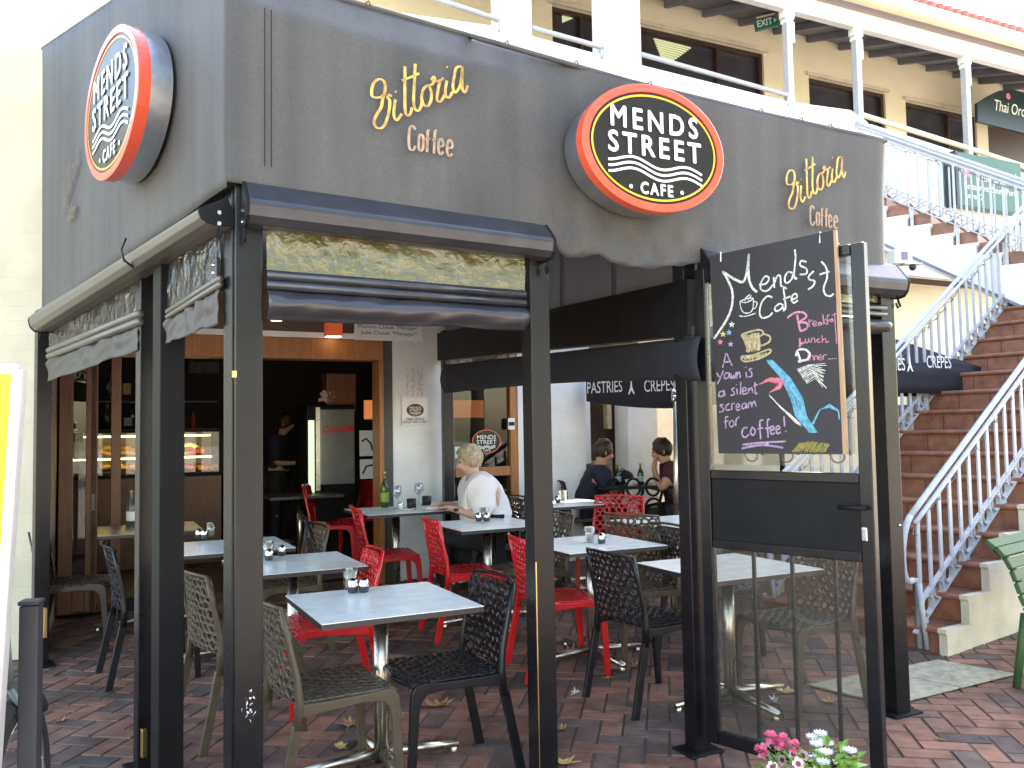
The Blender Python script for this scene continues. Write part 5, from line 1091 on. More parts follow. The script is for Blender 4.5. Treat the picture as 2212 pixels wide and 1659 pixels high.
# ------------------------------------------------------------------ umbrella, pole
um = thing("market_umbrella", "large black cafe umbrella with white lettering on its valance, behind the gate", "umbrella", (2.35, 8.1, g(8.1)))
uc = V3((2.35, 7.9, 0)); zlow = 1.98
def uplane():
    l = ony(1266, 830, 8.75); n_ = ony(1690, 780, 7.25); r = ony(2118, 790, 8.4); return V3((l.x, l.y, 0)), V3((n_.x, n_.y, 0)), V3((r.x, r.y, 0))
ul, un, ur = uplane(); ub = ul + ur - un; uc = (ul + ur) / 2
b = MB(); ap = V3((uc.x, uc.y, 2.75)); cs = [V3((p.x, p.y, zlow + .06)) for p in (ul, un, ur, ub)]
for i in range(4):
    p, q = cs[i], cs[(i + 1) % 4]
    b.sheet(lambda u, v, p=p, q=q: lerp(lerp(p, q, u), ap, v) - Z * (.06 * math.sin(math.pi * v) * math.sin(math.pi * u)), 8, 8)
b.build("canopy", "umb", um, smooth=True, solid=.004)
b = MB(); sag = lambda u: -.1 * math.sin(math.pi * u)
for i in range(4):
    p, q = cs[i], cs[(i + 1) % 4]
    b.sheet(lambda u, v, p=p, q=q, i=i: lerp(p, q, u) - Z * (v * .26 - (sag(u) if i == 0 else 0) * v) + V3((0, 0, 0)), 16, 3)
b.build("valance", "umb", um, smooth=True, solid=.004)
for (p, q, px1, pxt, px2, py) in ((cs[0], cs[1], 1306, 1364, 1424, 836), (cs[1], cs[2], 1918, 1965, 2028, 786)):
    r_ = (q - p); r_.z = 0; L_ = r_.length; r_.normalize(); nn = r_.cross(Z); vp = Plane(p + nn * .012, math.degrees(math.atan2(r_.x, r_.y)))
    if vp.n.dot(nn) < 0: nn = -nn
    text("PASTRIES", vp.at(px1, py), r_, Z, .115, "white_v", um, width=.44, off=0, name="valance_lettering"); text("CREPES", vp.at(px2, py - 4), r_, Z, .115, "white_v", um, width=.34, off=0, name="valance_lettering")
    b = MB(); c_ = vp.at(pxt, py) + nn * .003
    b.add([c_ + r_ * x_ + Z * z_ for x_, z_ in ((-.04, -.07), (-.025, -.07), (0, -.03), (.025, -.07), (.04, -.07), (.012, .0), (.004, .075), (-.004, .075), (-.012, 0))], [(0, 1, 2, 8), (2, 3, 4, 5), (8, 2, 5), (8, 5, 6, 7)]); b.build("tower_emblem", "white_v", um)
b = MB(); b.tube([V3((uc.x, uc.y, g(uc.y))), ap], .025, 12); b.build("pole", "black_m", um, smooth=True)
pp = ony(1459, 900, 8.0); gz8 = g(8.0)
t = thing("steel_pole", "thin steel pole with a chrome collar left of the gate", "pole", (pp.x, pp.y, gz8)); b = MB(); b.tube([V3((pp.x - .03, pp.y, gz8)), V3((pp.x + .02, pp.y, 2.0))], .03, 14); b.build("shaft", "steel", t, smooth=True)
b = MB(); b.tube([V3((pp.x + .005, pp.y, 1.74)), V3((pp.x + .012, pp.y, 1.86))], .042, 14); b.build("collar", "chrome", t, smooth=True); b = MB(); b.box((pp.x + .02, pp.y, 2.03), (.16, .16, .02)); b.build("top_plate", "white", t)

# ------------------------------------------------------------------ wall signs
def board_on(pl, x0, x1, y0, y1, label, mat, name="wall_sign", off=.02, cat_="sign"):
    t = thing(name, label, cat_, pl.at((x0 + x1) / 2, y1, off)); q = [pl.at(x0, y0, off), pl.at(x1, y0, off), pl.at(x1, y1, off), pl.at(x0, y1, off)]
    zt_ = (q[0].z + q[1].z) / 2; zb_ = (q[2].z + q[3].z) / 2; P0 = V3((q[0].x, q[0].y, 0)); P1 = V3((q[1].x, q[1].y, 0))
    b = MB(); b.ob((P0 + P1) / 2 + Z * (zt_ + zb_) / 2 - pl.n * .009, (P1 - P0) / 2, pl.n * .008, Z * (zt_ - zb_) / 2); b.build("panel", mat, t, bevel=.002)
    return t, (P0 + P1) / 2 + Z * (zt_ + zb_) / 2, (P1 - P0).length, zt_ - zb_
t, c_, w_, h_ = board_on(K, 765, 912, 655, 736, "white name board above the white pillar, partly behind the rolled blind", "white", off=.05)
zz1 = K.at(845, 708, .05).z; zz2 = K.at(842, 721, .05).z
text('Maurice Cheuk "Manager"', V3((c_.x, c_.y, zz1)), K.u, Z, .045, "ink", t, width=w_ * .9, off=0); text('Julie Cheuk "Manager"', V3((c_.x, c_.y, zz2)), K.u, Z, .045, "ink", t, width=w_ * .82, off=0)
def small_oval(pl, cx, cy, rx, ry, t, off):
    c = pl.at(cx, cy, off); a = abs((pl.at(cx + rx, cy, off) - c).dot(pl.u)); h = c.z - pl.at(cx, cy + ry, off).z; n = 36
    for sc_, m_, o_ in ((1, "sign_red", .0), (.94, "sign_black", .0012)):
        b = MB(); b.add([c + pl.n * o_ + pl.u * a * sc_ * math.cos(2 * math.pi * k / n) + Z * h * sc_ * math.sin(2 * math.pi * k / n) for k in range(n)], [tuple(range(n))]); b.build("oval", m_, t)
    text("MENDS", c + Z * h * .38, pl.u, Z, h * .34, "white_v", t, width=a * 1.3); text("STREET", c - Z * h * .03, pl.u, Z, h * .34, "white_v", t, width=a * 1.35); text("CAFE", c - Z * h * .72, pl.u, Z, h * .2, "white_v", t, width=a * .5)
    b = MB()
    for k in range(3): b.ribbon([c + pl.n * .003 + pl.u * a * x * .6 + Z * h * (-.36 - .09 * k + .05 * math.cos(x * 6.5)) for x in [i / 16 * 2 - 1 for i in range(17)]], h * .045, pl.n)
    b.build("wave_logo", "white_v", t)
t, c_, w_, h_ = board_on(K, 868, 924, 858, 917, "small white sign with oval logo asking guests to take a seat, on the white pillar", "render_w", off=.022)
small_oval(K, 897, 886, 19, 14, t, .025); zz1 = K.at(897, 905, .022).z; zz2 = K.at(897, 911.5, .022).z
text("TABLE SERVICE", V3((c_.x, c_.y, zz1)), K.u, Z, .024, "ink", t, width=w_ * .72, off=.01); text("PLEASE TAKE A SEAT", V3((c_.x, c_.y, zz2)), K.u, Z, .024, "ink", t, width=w_ * .95, off=.01)
t = thing("window_sticker", "oval cafe logo sticker on the shop window above the seated woman", "sticker", K.at(1051, 985, 0)); small_oval(K, 1051, 954, 31, 26, t, -.045)
t, c_, w_, h_ = board_on(K, 983, 998, 965, 990, "small white and green diamond sticker low on the shop window beside the woman's head", "paper", "window_sticker", -.03, "sticker")
b = MB(); b.add([c_ + K.n * .003 + K.u * x_ + Z * z_ for x_, z_ in ((-.03, 0), (0, -.045), (.03, 0), (0, .045))], [(0, 1, 2, 3)]); b.build("diamond", "exitg", t)
t, c_, w_, h_ = board_on(K, 1098, 1112, 903, 928, "pale notice with a blue band at the right edge of the shop window", "paper", "window_sticker", .03, "sticker"); b = MB(); b.ob(c_ + K.n * .002, K.u * w_ * .42, K.n * .001, Z * h_ * .16); b.build("blue_band", "navy", t)
# old glue marks on the pillar
b = MB(); rs = random.Random(9)
for ci, px in enumerate((880, 893, 905, 912)):
    for i in range(9):
        py = 797 + i * 6.5 + rs.uniform(-2, 2); q = K.at(px + rs.uniform(-2, 2), py, .004); s_ = rs.uniform(.006, .018)
        b.ribbon([q, q + K.u * rs.uniform(-s_, s_) - Z * s_, q + K.u * rs.uniform(-s_, s_) * 1.5 - Z * s_ * 1.6], .006, K.n)
b.build("glue_stain", "stain", cafe, frame=KF)

# ------------------------------------------------------------------ inside the cafe
KI = K.off(-1.9); KI2 = K.off(-1.2)
def ibox(b, pl, x0, x1, y0, y1, d0, d1, zb=None):
    q0, q1 = pl.at(x0, 900), pl.at(x1, 900); q0.z = q1.z = 0; m = (x0 + x1) / 2; zt_, z0 = pl.at(m, y0).z, (pl.at(m, y1).z if zb is None else zb)
    return b.ob((q0 + q1) / 2 - pl.n * (d0 + d1) / 2 + Z * (zt_ + z0) / 2, (q1 - q0) / 2, -pl.n * (d1 - d0) / 2, Z * abs(zt_ - z0) / 2)
ds = thing("display_case", "glass fronted food display counter with warm strip lights inside the cafe", "counter", KI.at(400, 1100))
b = MB(); ibox(b, KI, 130, 478, 1033, 1200, 0, .7, .165); b.build("counter_base", "brown_wood", ds)
b = MB(); ibox(b, KI, 130, 478, 929, 934, 0, .6); ibox(b, KI, 130, 478, 1025, 1032, -.03, .7); ibox(b, KI, 474, 480, 935, 1024, 0, .6); b.build("frame", "black_m", ds)
b = MB(); ibox(b, KI, 130, 473, 935, 1024, .62, .64); b.build("back_panel", "wood_top", ds)
b = MB(); ibox(b, KI, 132, 472, 986, 989, .06, .6); b.build("glass_shelf", "glass", ds)
for x0, x1, y in ((140, 455, 941), (140, 458, 989)): b = MB(); ibox(b, KI, x0, x1, y, y + 3, .02, .04); b.build("strip_light", "strip", ds)
b = MB(); ibox(b, KI, 132, 473, 935, 1024, .005, .01); b.build("pane", "glass", ds)
rf_ = random.Random(11); nf = 0
for i in range(80):
    low = i % 2; px = rf_.choice([rf_.uniform(225, 300), rf_.uniform(388, 468)]); py = (1018 if low else 981) ; p = KI.at(px, py, -rf_.uniform(.06, .3)); r_ = rf_.uniform(.035, .065); p.z += r_ * .6
    mt = rf_.choice(["food", "food", "food_y", "food_r"]) if px > 330 else "food"
    b = MB(); b.sphere(p, r_, 10, 7, (1.2, 1, .75)); tag(b.build("pastry" if mt == "food" else "fruit", mt, None, smooth=True, frame=Matrix.Translation(p)), "piece of fruit or pastry lying in the lit display counter", "food", "food in the display counter")
p = KI.at(407, 981, -.2); b = MB(); b.sphere(p + Z * .06, .11, 16, 10, (1.1, .8, .6)); tag(b.build("loaf", "ceramic", None, smooth=True, frame=Matrix.Translation(p)), "pale round loaf on the upper shelf of the display counter", "bread")
# back bar bottles seen through the left panes
sh_ = thing("bar_shelf", "back bar shelf with bottles behind the display counter", "shelf", KI.at(260, 920, -1.2)); b = MB(); KB = K.off(-3.2); ibox(b, KB, 190, 470, 927, 930, 0, .3); ibox(b, KB, 190, 470, 866, 869, 0, .3); b.build("board", "dark_wood", sh_)
for i, (px, py, h, mt) in enumerate(((232, 926, .28, "bottle"), (246, 926, .3, "food_y"), (287, 926, .32, "bottle"), (296, 926, .26, "bottle"), (237, 865, .3, "bottle"), (420, 926, .2, "food_r"))):
    bottle(KB.at(px, py) - K.n * .15, h, .04, mt, "bar_bottle", ["pale bottle at the left end of the lower back bar shelf", "amber bottle on the lower back bar shelf", "clear bottle on the lower shelf beside the double post", "short clear bottle nearest the double post", "pale bottle on the upper back bar shelf", "red bottle at the right of the back bar shelf"][i], group="bottles behind the bar")
for x0, x1, y0, y1, m_, lb in ((268, 285, 902, 920, "bluew", "small pale blue screen glowing behind the display counter"), (266, 283, 828, 852, "food_y", "colourful poster behind the folded doors")):
    t, c_, w_, h_ = board_on(KB, x0, x1, y0, y1, lb, m_, "screen" if m_ == "bluew" else "poster", .02, "screen" if m_ == "bluew" else "poster")
t, c_, w_, h_ = board_on(K.off(-3.9), 408, 472, 780, 806, "high transom window with three pale panes at the back of the cafe", "vinyl_l", "transom_window", .02, "window"); b = MB()
for s in (-.17, .17): b.ob(c_ + K.u * w_ * s + K.n * .005, K.u * .02, K.n * .01, Z * h_ / 2)
b.build("mullion", "dark_wood", t)
# fridge
fr = thing("drinks_fridge", "tall grey drinks fridge with red script lettering in the dark cafe", "fridge", KI2.at(715, 1100))
b = MB(); ibox(b, KI2, 664, 768, 874, 1150, .03, .6, .165); b.build("cabinet", "black_m", fr, bevel=.02)
b = MB(); ibox(b, KI2, 692, 766, 884, 1046, 0, .028); b.build("door", "fridge", fr, bevel=.008)
b = MB(); ibox(b, KI2, 682, 691, 880, 1060, -.01, .028); b.build("chrome_edge", "steel", fr)
b = MB(); ibox(b, KI2, 667, 679, 908, 1070, .005, .03); b.build("light_strip", "strip2", fr)
q = KI2.at(731, 926, .004); text("Coca-Cola", q, (K.u + Z * .06).normalized(), (Z + K.u * .22).normalized(), .07, "coke", fr, width=.33, off=0, bold=.003)
t, c_, w_, h_ = board_on(KI2, 777, 812, 930, 985, "white newspapers pinned in the rack right of the fridge, upper row", "paper", "newspaper", .02, "newspaper"); b = MB(); b.ribbon([c_ + K.n * .004 + K.u * x_ + Z * z_ for x_, z_ in ((-.07, .02), (-.02, .05), (.03, 0), (.05, -.08))], .02, K.n); b.build("fold", "ink", t)
t, c_, w_, h_ = board_on(KI2, 778, 812, 992, 1034, "white newspapers pinned in the rack right of the fridge, lower row", "paper", "newspaper", .02, "newspaper"); b = MB(); b.ribbon([c_ + K.n * .004 + K.u * x_ + Z * z_ for x_, z_ in ((-.06, -.05), (-.02, .03), (.05, .04))], .02, K.n); b.build("fold", "ink", t)
b = MB(); q = KI2.at(748, 845); b.ob(q - K.n * .3, K.u * .16, K.n * .12, Z * .2); tag(b.build("loudspeaker", "brown_wood", None, frame=Matrix.Translation(q), bevel=.01), "brown wooden box standing on top of the drinks fridge", "box")
b = MB(); rr = random.Random(3)
for i in range(40): b.sphere(KI2.at(705 + rr.uniform(-14, 18), 858 + rr.uniform(-12, 10), -.2), .022, 6, 5)
tag(b.build("dried_flowers", "petal_pale", None, frame=Matrix.Translation(KI2.at(705, 870, -.2))), "bunch of pale flowers on top of the drinks fridge", "flowers")
q = K.at(720, 712, .12); t = thing("pendant_lamp", "orange box lamp hanging under the ceiling above the timber header", "lamp", q); b = MB(); b.ob(q, K.u * .07, K.n * .06, Z * .06); b.build("lamp_shade", "lamp", t, bevel=.006); b = MB(); b.ob(q - Z * .064, K.u * .06, K.n * .05, Z * .003); b.build("diffuser", "bulb", t); b = MB(); b.tube([q + Z * .06, q + Z * .5], .006, 6); b.build("cord", "cup_black", t)
q = K.at(805, 885, -1.1); t = thing("wall_glow", "glowing box for the orange lamplight on the wall right of the fridge", "lamp", q); b = MB(); b.ob(q, K.u * .09, K.n * .03, Z * .1); b.build("lamp_shade", "glow", t, bevel=.01); b = MB(); b.ob(q - K.n * .06, K.u * .03, K.n * .03, Z * .03); b.build("bracket", "dark_wood", t)  # glowing box put in for lamplight falling on the wall
q = K.at(597, 693, .35); b = MB(); b.lathe([(0, 0), (.045, 0), (.05, .012), (.0, .012)], q, 16); tag(b.build("downlight", "bulb", None, frame=Matrix.Translation(q)), "small round lit downlight in the terrace ceiling", "lamp")
b = MB(); q = K.p + K.n * .7 + Z * 2.72; b.ob(K.p + K.u * ((XL + XJ1) / 2) + K.n * .62 + Z * 2.76, K.u * (XJ1 - XL) / 2, K.n * .6, Z * .02); b.build("terrace_soffit", "brown_ceil", cafe, frame=KF)
b = MB(); q = K.at(1010, 880, -.9); b.ob(q - K.n * .6, K.u * .45, K.n * .02, Z * .1); tag(b.build("wall_glow_panel", "glow", None, frame=Matrix.Translation(q)), "glowing panel for the orange light on the wall behind the shop window", "painted glow")  # self-lit panel stands in for orange light on the inner wall
bottle(ony(166, 930, 7.2) - Z * .1, .2, .05, "bottle", "hanging_bottle", "small clear vase shape caught behind the folding door glass", "vase")
q = tcen(283, 1135); bottle(V3((q[0], q[1], TPOS["t4"].z)), .28, .036, "bottle", "table_bottle", "clear water bottle on the tan table at the far left", lab="paper")

# ------------------------------------------------------------------ stairs
R0 = onz(2031, 1413); R0.z = 0; SA = 55.0; SU = azdir(SA); SW = azdir(SA - 90); NST, RISE, RUN, SWID = 17, .18, .28, 1.42
st = thing("staircase", "red tiled stairs climbing right with pale sides and blue railings", "stairs", R0)
def sp(i, w_, z, along=0.): return R0 + SU * (i * RUN + along) + SW * w_ + Z * z
for i in range(NST):
    z0 = i * RISE
    b = MB(); c_ = sp(i, SWID / 2, z0 + (RISE - .03) / 2, RUN * .5 + .012); b.ob(c_, SU * RUN * .5, SW * (SWID / 2), Z * ((RISE - .03) / 2)); 
    o = b.build("riser", "step_tile", st)
    b = MB(); n0 = sp(i, 0, z0 + RISE - .018, .0); b.tube([n0, n0 + SW * SWID], .0195, 10); c_ = sp(i, SWID / 2, z0 + RISE - .012, RUN * .5 + .005); b.ob(c_, SU * RUN * .5, SW * (SWID / 2), Z * .012); b.build("tread", "step_tile", o, smooth=False)
b = MB()
for i in range(NST):
    for k in range(1, 5):
        q = sp(i, SWID * k / 5, i * RISE, .0105); b.bar(q + Z * .004, q + Z * (RISE - .04), .004, .004, SW)
b.build("tile_joint", "laminate_edge", st)
def side_wall(w_, th, mat, name):
    pts = []
    for i in range(NST): pts += [sp(i, w_, i * RISE + .0, -.015), sp(i, w_, (i + 1) * RISE - .035, -.015), sp(i, w_, (i + 1) * RISE - .02, -.03), sp(i, w_, (i + 1) * RISE + .006, -.03)] 
    pts += [sp(NST, w_, NST * RISE), sp(NST, w_, 0)]
    b = MB(); b.poly(pts, SW * th); return b.build(name, mat, st, fix=True)
side_wall(-.06, .055, "cream_w", "side_wall"); side_wall(SWID + .005, .055, "cream_w", "side_wall")
def railing(pts_fn, n, i0, i1, label, newel, vine=True, rings=True, loc=(0, 0, 0), gap=.19, nrm=SW, hgt=.92, two=True, bw=.036):
    t = thing("stair_railing", label, "railing", loc, 0, "pale blue stair railings")
    P = lambda s, h: pts_fn(s) + Z * h
    S = [i0 + (i1 - i0) * k / 40 for k in range(41)]
    b = MB(); b.tube([P(s, hgt) for s in S], .021, 10); 
    if two: b.tube([P(s, hgt - .045) - nrm * 0.03 for s in S], .017, 8)
    if newel:
        q = P(i0, hgt); d = (P(i0, hgt) - P(i0 + .2, hgt)).normalized(); r_ = .13; gzz = P(i0, 0).z
        arc = [q + d * (math.sin(a_) * r_ * 1.0) - Z * (r_ * (1 - math.cos(a_)) * 1.6) for a_ in [k * math.pi / 8 for k in range(9)]]
        b.tube(arc, .021, 10); e_ = arc[-1]; b.tube([e_, e_ - d * .03 - Z * .01, V3((e_.x, e_.y, newel[0])) - d * .06], .019, 10); b.tube([e_ - nrm * .04 - Z * .02, V3((e_.x, e_.y, newel[0])) - d * .06 - nrm * .05], .017, 10)
    b.build("hand_rail", "blue", t, smooth=True)
    b = MB(); b.bar(P(i0 + .08, .24), P(i1, .24), .035, .012, nrm); b.bar(P(i0 + .0, .1), P(i1, .1), .035, .012, nrm); b.build("bottom_rail", "blue", t)
    m = int((i1 - i0) / gap * (pts_fn(1) - pts_fn(0)).length) if False else n
    for k in range(m):
        s = i0 + (i1 - i0) * (k + .6) / m; b = MB(); b.bar(P(s, .1), P(s, hgt - .09), bw, .012, nrm.cross(Z)); b.build("baluster", "blue", t)
    if rings:
        for k in range(m):
            s = i0 + (i1 - i0) * (k + 1.1) / m; c_ = P(s, .17); b = MB(); dd = nrm.cross(Z).normalized()
            sl = (P(s + .1, 0) - P(s, 0)); sl = sl - nrm * sl.dot(nrm); sl.normalize(); pe = nrm.cross(sl).normalized()
            rad = .062; rr_ = [c_ + (dd * math.cos(a_) + Z * math.sin(a_)) * q_ + nrm * o_ for q_, o_ in ((rad, -.017), (rad, .017), (rad - .007, .017), (rad - .007, -.017)) for a_ in [j_ * math.pi / 10 for j_ in range(20)]]
            b.add(rr_, [(i_ * 20 + j_, i_ * 20 + (j_ + 1) % 20, ((i_ + 1) % 4) * 20 + (j_ + 1) % 20, ((i_ + 1) % 4) * 20 + j_) for i_ in range(4) for j_ in range(20)]); b.build("ring", "blue", t, fix=True)
    if vine:
        rv = random.Random(int(n * 7)); b = MB(); L = [P(s, hgt - .13) + V3((rv.uniform(-.012, .012), rv.uniform(-.012, .012), rv.uniform(-.018, .018))) for s in [i0 + (i1 - i0) * k / 120 for k in range(121)]]; b.tube(L, .004, 5)
        for p in L[::2]:
            for _ in range(2): dd = V3((rv.uniform(-1, 1), rv.uniform(-1, 1), rv.uniform(-1, 1))) * .03; b.tube([p, p + dd], .0025, 4)
        b.build("bare_vine", "wire", t)
    for s in [i0 + .5 + k for k in range(int(i1 - i0))][::2]:
        b = MB(); q = P(s, .0); b.bar(V3((q.x, q.y, q.z - .16)), P(s, .1), .035, .014, nrm.cross(Z)); q2 = V3((q.x, q.y, q.z - .16)); b.ob(q2, SU * .04, SW * .03, Z * .006); b.build("foot", "blue", t)
    return t
rfn = lambda w_: (lambda s: R0 + SU * (s * RUN) + SW * w_ + Z * (s * RISE + .06))
railing(rfn(.14), 34, -.15, NST - .5, "near stair railing with curled end post on the right edge of the stairs", (0.0,), loc=R0, hgt=.86)
railing(rfn(SWID - .05), 34, .0, NST - .5, "far stair railing on the left edge of the stairs, passing behind the gate", (0.02,), loc=R0 + SW * SWID, hgt=.9)
# upper flight, descending right and towards the viewer
UP0 = ony(1957, 461, 9.6); UD = azdir(128); UWD = azdir(38)
us = thing("upper_stairs", "upper flight of red tiled stairs with white stepped side, under the restaurant sign", "stairs", UP0)
RU2, RI2 = .228, .139
def uq(i, w_, z, al=0.): return UP0 + UD * (i * RU2 + al) + UWD * w_ + Z * (z - i * RI2)
pts = []
for i in range(-3, 9): pts += [uq(i - 1, 0, -RI2 + .0), uq(i, 0, 0.0)] 
top = []
for i in range(-3, 9):
    top += [uq(i, 0, -.015, -RU2), uq(i, 0, -.015, .02), uq(i, 0, -.035, .02), uq(i, 0, -.06, .0), uq(i, 0, -RI2 - .015, 0)]
b = MB(); b.poly(top + [uq(8, 0, -.5), uq(-3, 0, -.42, -RU2 * .8)], UWD * .1); b.build("stepped_side", "render_w", us, fix=True)
b = MB()
for i in range(-3, 9): b.ob(uq(i, .62, RI2 / 2 - .002, -RU2 / 2), UD * RU2 / 2, UWD * .5, Z * (RI2 / 2 + .0))
b.build("riser", "step_tile", us)
b = MB()
for i in range(-3, 9): b.tube([uq(i, .12, RI2 - .004, .0), uq(i, 1.12, RI2 - .004, .0)], .017, 8)
b.build("nosing", "step_tile", us, smooth=True)
b = MB(); b.poly([uq(-3, .1, -.43), uq(8, .1, -.51), uq(8, .1, -.54), uq(-3, .1, -.47)], UWD * .98); b.build("underside", "render_w", us)
b = MB(); b.bar(uq(-3, -.005, -.45), uq(8, -.005, -.53), .03, .03, Z); b.build("edge_strip", "soffit", us)
ufn = lambda w_, dz=0.: (lambda s: UP0 + UD * (s * RU2) + UWD * w_ + Z * (-s * RI2 + dz))
railing(ufn(.06), 21, -2.3, 8.5, "upper flight railing on the near side, hung with bare vine", None, loc=UP0, nrm=UWD, hgt=.86, bw=.022)
railing(ufn(1.08, .05), 21, -2.3, 8.5, "upper flight railing on the far side, in front of the green restaurant sign", None, vine=False, loc=UP0 + UWD, nrm=UWD, hgt=.92, bw=.018)
# box under the stairs
q = ony(1944, 556, 8.6); t = thing("camera_box", "small grey box with a round camera under the upper stairs, by the awning's end", "camera", q); b = MB(); b.ob(q, V3((.09, 0, 0)), V3((0, .08, 0)), Z * .075); b.build("housing", "silver", t, bevel=.006); b = MB(); b.ob(q + V3((.01, -.083, 0)), V3((.03, 0, 0)), V3((0, .003, 0)), Z * .04); b.build("grille", "soffit", t); b = MB(); b.sphere(q + V3((.1, -.05, -.11)), .035, 12, 8); b.build("camera_dome", "cup_black", t, smooth=True); b = MB(); b.ob(q + V3((.1, -.03, -.078)), V3((.09, 0, 0)), V3((0, .05, 0)), Z * .006); b.build("bracket", "silver", t)

# ------------------------------------------------------------------ signs upstairs
q = UPW.at(1655, 50, .6); t = thing("exit_sign", "green exit sign hanging under the veranda roof", "sign", q); b = MB(); d_ = (U + V3((0, 0, .25))).normalized(); d_ = V3((math.cos(R(20)), 0, .0)); d_ = (V3((.95, -.2, .13))).normalized(); n_ = V3((-.2, -.97, 0)).normalized(); u_ = n_.cross(d_) * -1; u_ = d_.cross(n_) * -1
u_ = u_ if u_.z > 0 else -u_
b.ob(q, d_ * .15, n_ * .03, u_ * .075); b.build("housing", "exitg", t, bevel=.006); text("EXIT", q + n_ * .031 - d_ * .02, d_, u_, .085, "white_v", t, width=.19, off=0, bold=.003)
b = MB(); a_ = q + n_ * .034 + d_ * .115; b.add([a_ - d_ * .02 + u_ * .03, a_ - d_ * .02 - u_ * .03, a_ + d_ * .02], [(0, 1, 2)]); b.build("arrow", "white_v", t); b = MB(); b.ob(q + u_ * .085 + d_ * .05, d_ * .16, n_ * .035, u_ * .012); b.build("bracket", "cream", t)
q0 = PV.at(2040, 302, -.05); PG = K.off(.38)
t = thing("restaurant_sign", "sea green restaurant sign on the wall behind the upper railing", "sign", PG.at(2120, 440)); c1, c2, c3, c4 = PG.at(2068, 318), PG.at(2205, 362), PG.at(2205, 470), PG.at(2068, 432)
zt_, zb_ = (c1.z + c2.z) / 2, (c3.z + c4.z) / 2; P0 = V3((c1.x, c1.y, 0)); P1 = V3((c2.x, c2.y, 0)); cc = (P0 + P1) / 2 + Z * (zt_ + zb_) / 2; wd_ = (P1 - P0).length; hh = zt_ - zb_
b = MB(); b.ob(cc - K.n * .08, (P1 - P0) / 2, K.n * .08, Z * hh / 2); b.build("signboard", "thai", t, bevel=.004); b = MB(); b.ob(cc - K.n * .08 - K.u * (wd_ / 2 + .03), K.u * .025, K.n * .085, Z * (hh / 2 + .01)); b.build("side_panel", "thai_d", t)
text("Thai Orchid", cc + Z * hh * .14 + K.u * wd_ * .1, K.u, Z, hh * .26, "thai_t", t, width=wd_ * .62, off=0, shear=.25); text("Restaurant  South Perth", cc - Z * hh * .12, K.u, Z, hh * .12, "thai_t", t, width=wd_ * .85, off=0); text("Level 2", cc - Z * hh * .3 - K.u * wd_ * .28, K.u, Z, hh * .11, "thai_t", t, width=wd_ * .28, off=0)
b = MB()
for k in range(5): a_ = k * 2 * math.pi / 5; q = cc + K.n * .003 + K.u * (-wd_ * .38 + math.cos(a_) * .07) + Z * (hh * .22 + math.sin(a_) * .07); b.add([q + (K.u * math.cos(j_ * math.pi / 5) + Z * math.sin(j_ * math.pi / 5)) * .055 for j_ in range(10)], [tuple(range(10))])
b.v = [v + K.n * .0005 * (i // 10) for i, v in enumerate(b.v)]; b.build("orchid_emblem", "red_o", t)
PT_ = K.off(-.5); t = thing("restaurant_sign", "dark green arched restaurant sign over the upstairs doorway at the right edge", "sign", PT_.at(2160, 250)); pts = [PT_.at(x, y) for x, y in ((2112, 262), (2112, 222), (2140, 205), (2158, 196), (2185, 192), (2225, 204), (2262, 240), (2262, 300))]
b = MB(); b.poly(pts, -K.n * .05); b.build("signboard", "thai_d", t, fix=True); q = (PT_.at(2180, 235)); r_ = K.u
text("Thai Orchid", q + K.u * .14 + Z * .01, r_, Z, .17, "thai_t", t, width=.95, off=0, shear=.25); b = MB(); q = PT_.at(2178, 208, .004)
for k in range(5): a_ = k * 2 * math.pi / 5; b.add([q + K.u * math.cos(a_) * .03 + Z * math.sin(a_) * .03 + K.n * .0005 * k + (K.u * math.cos(j_ * math.pi / 4) + Z * math.sin(j_ * math.pi / 4)) * .025 for j_ in range(8)], [tuple(range(8))])
b.build("orchid_emblem", "red_o", t)

# ------------------------------------------------------------------ ground things
def gpt(px, py, z=0.): return onz(px, py, z)
cv = [gpt(1742, 1483), gpt(2025, 1429), gpt(2196, 1460), gpt(1925, 1528)]
m1, m2 = lerp(cv[0], cv[1], .53), lerp(cv[3], cv[2], .53)
for quad, lb in (([cv[0], m1, m2, cv[3]], "concrete pit cover half behind the free standing post"), ([m1, cv[1], cv[2], m2], "concrete pit cover at the foot of the stairs")):
    c_ = sum(quad, V3((0, 0, 0))) / 4; b = MB(); b.poly([c_ + (p - c_) * .985 + Z * .004 for p in quad], Z * .012); o = b.build("pit_cover", "concrete", None, frame=Matrix.Translation(c_), bevel=.006, fix=True); tag(o, lb, "pit cover", "concrete pit covers in the paving")
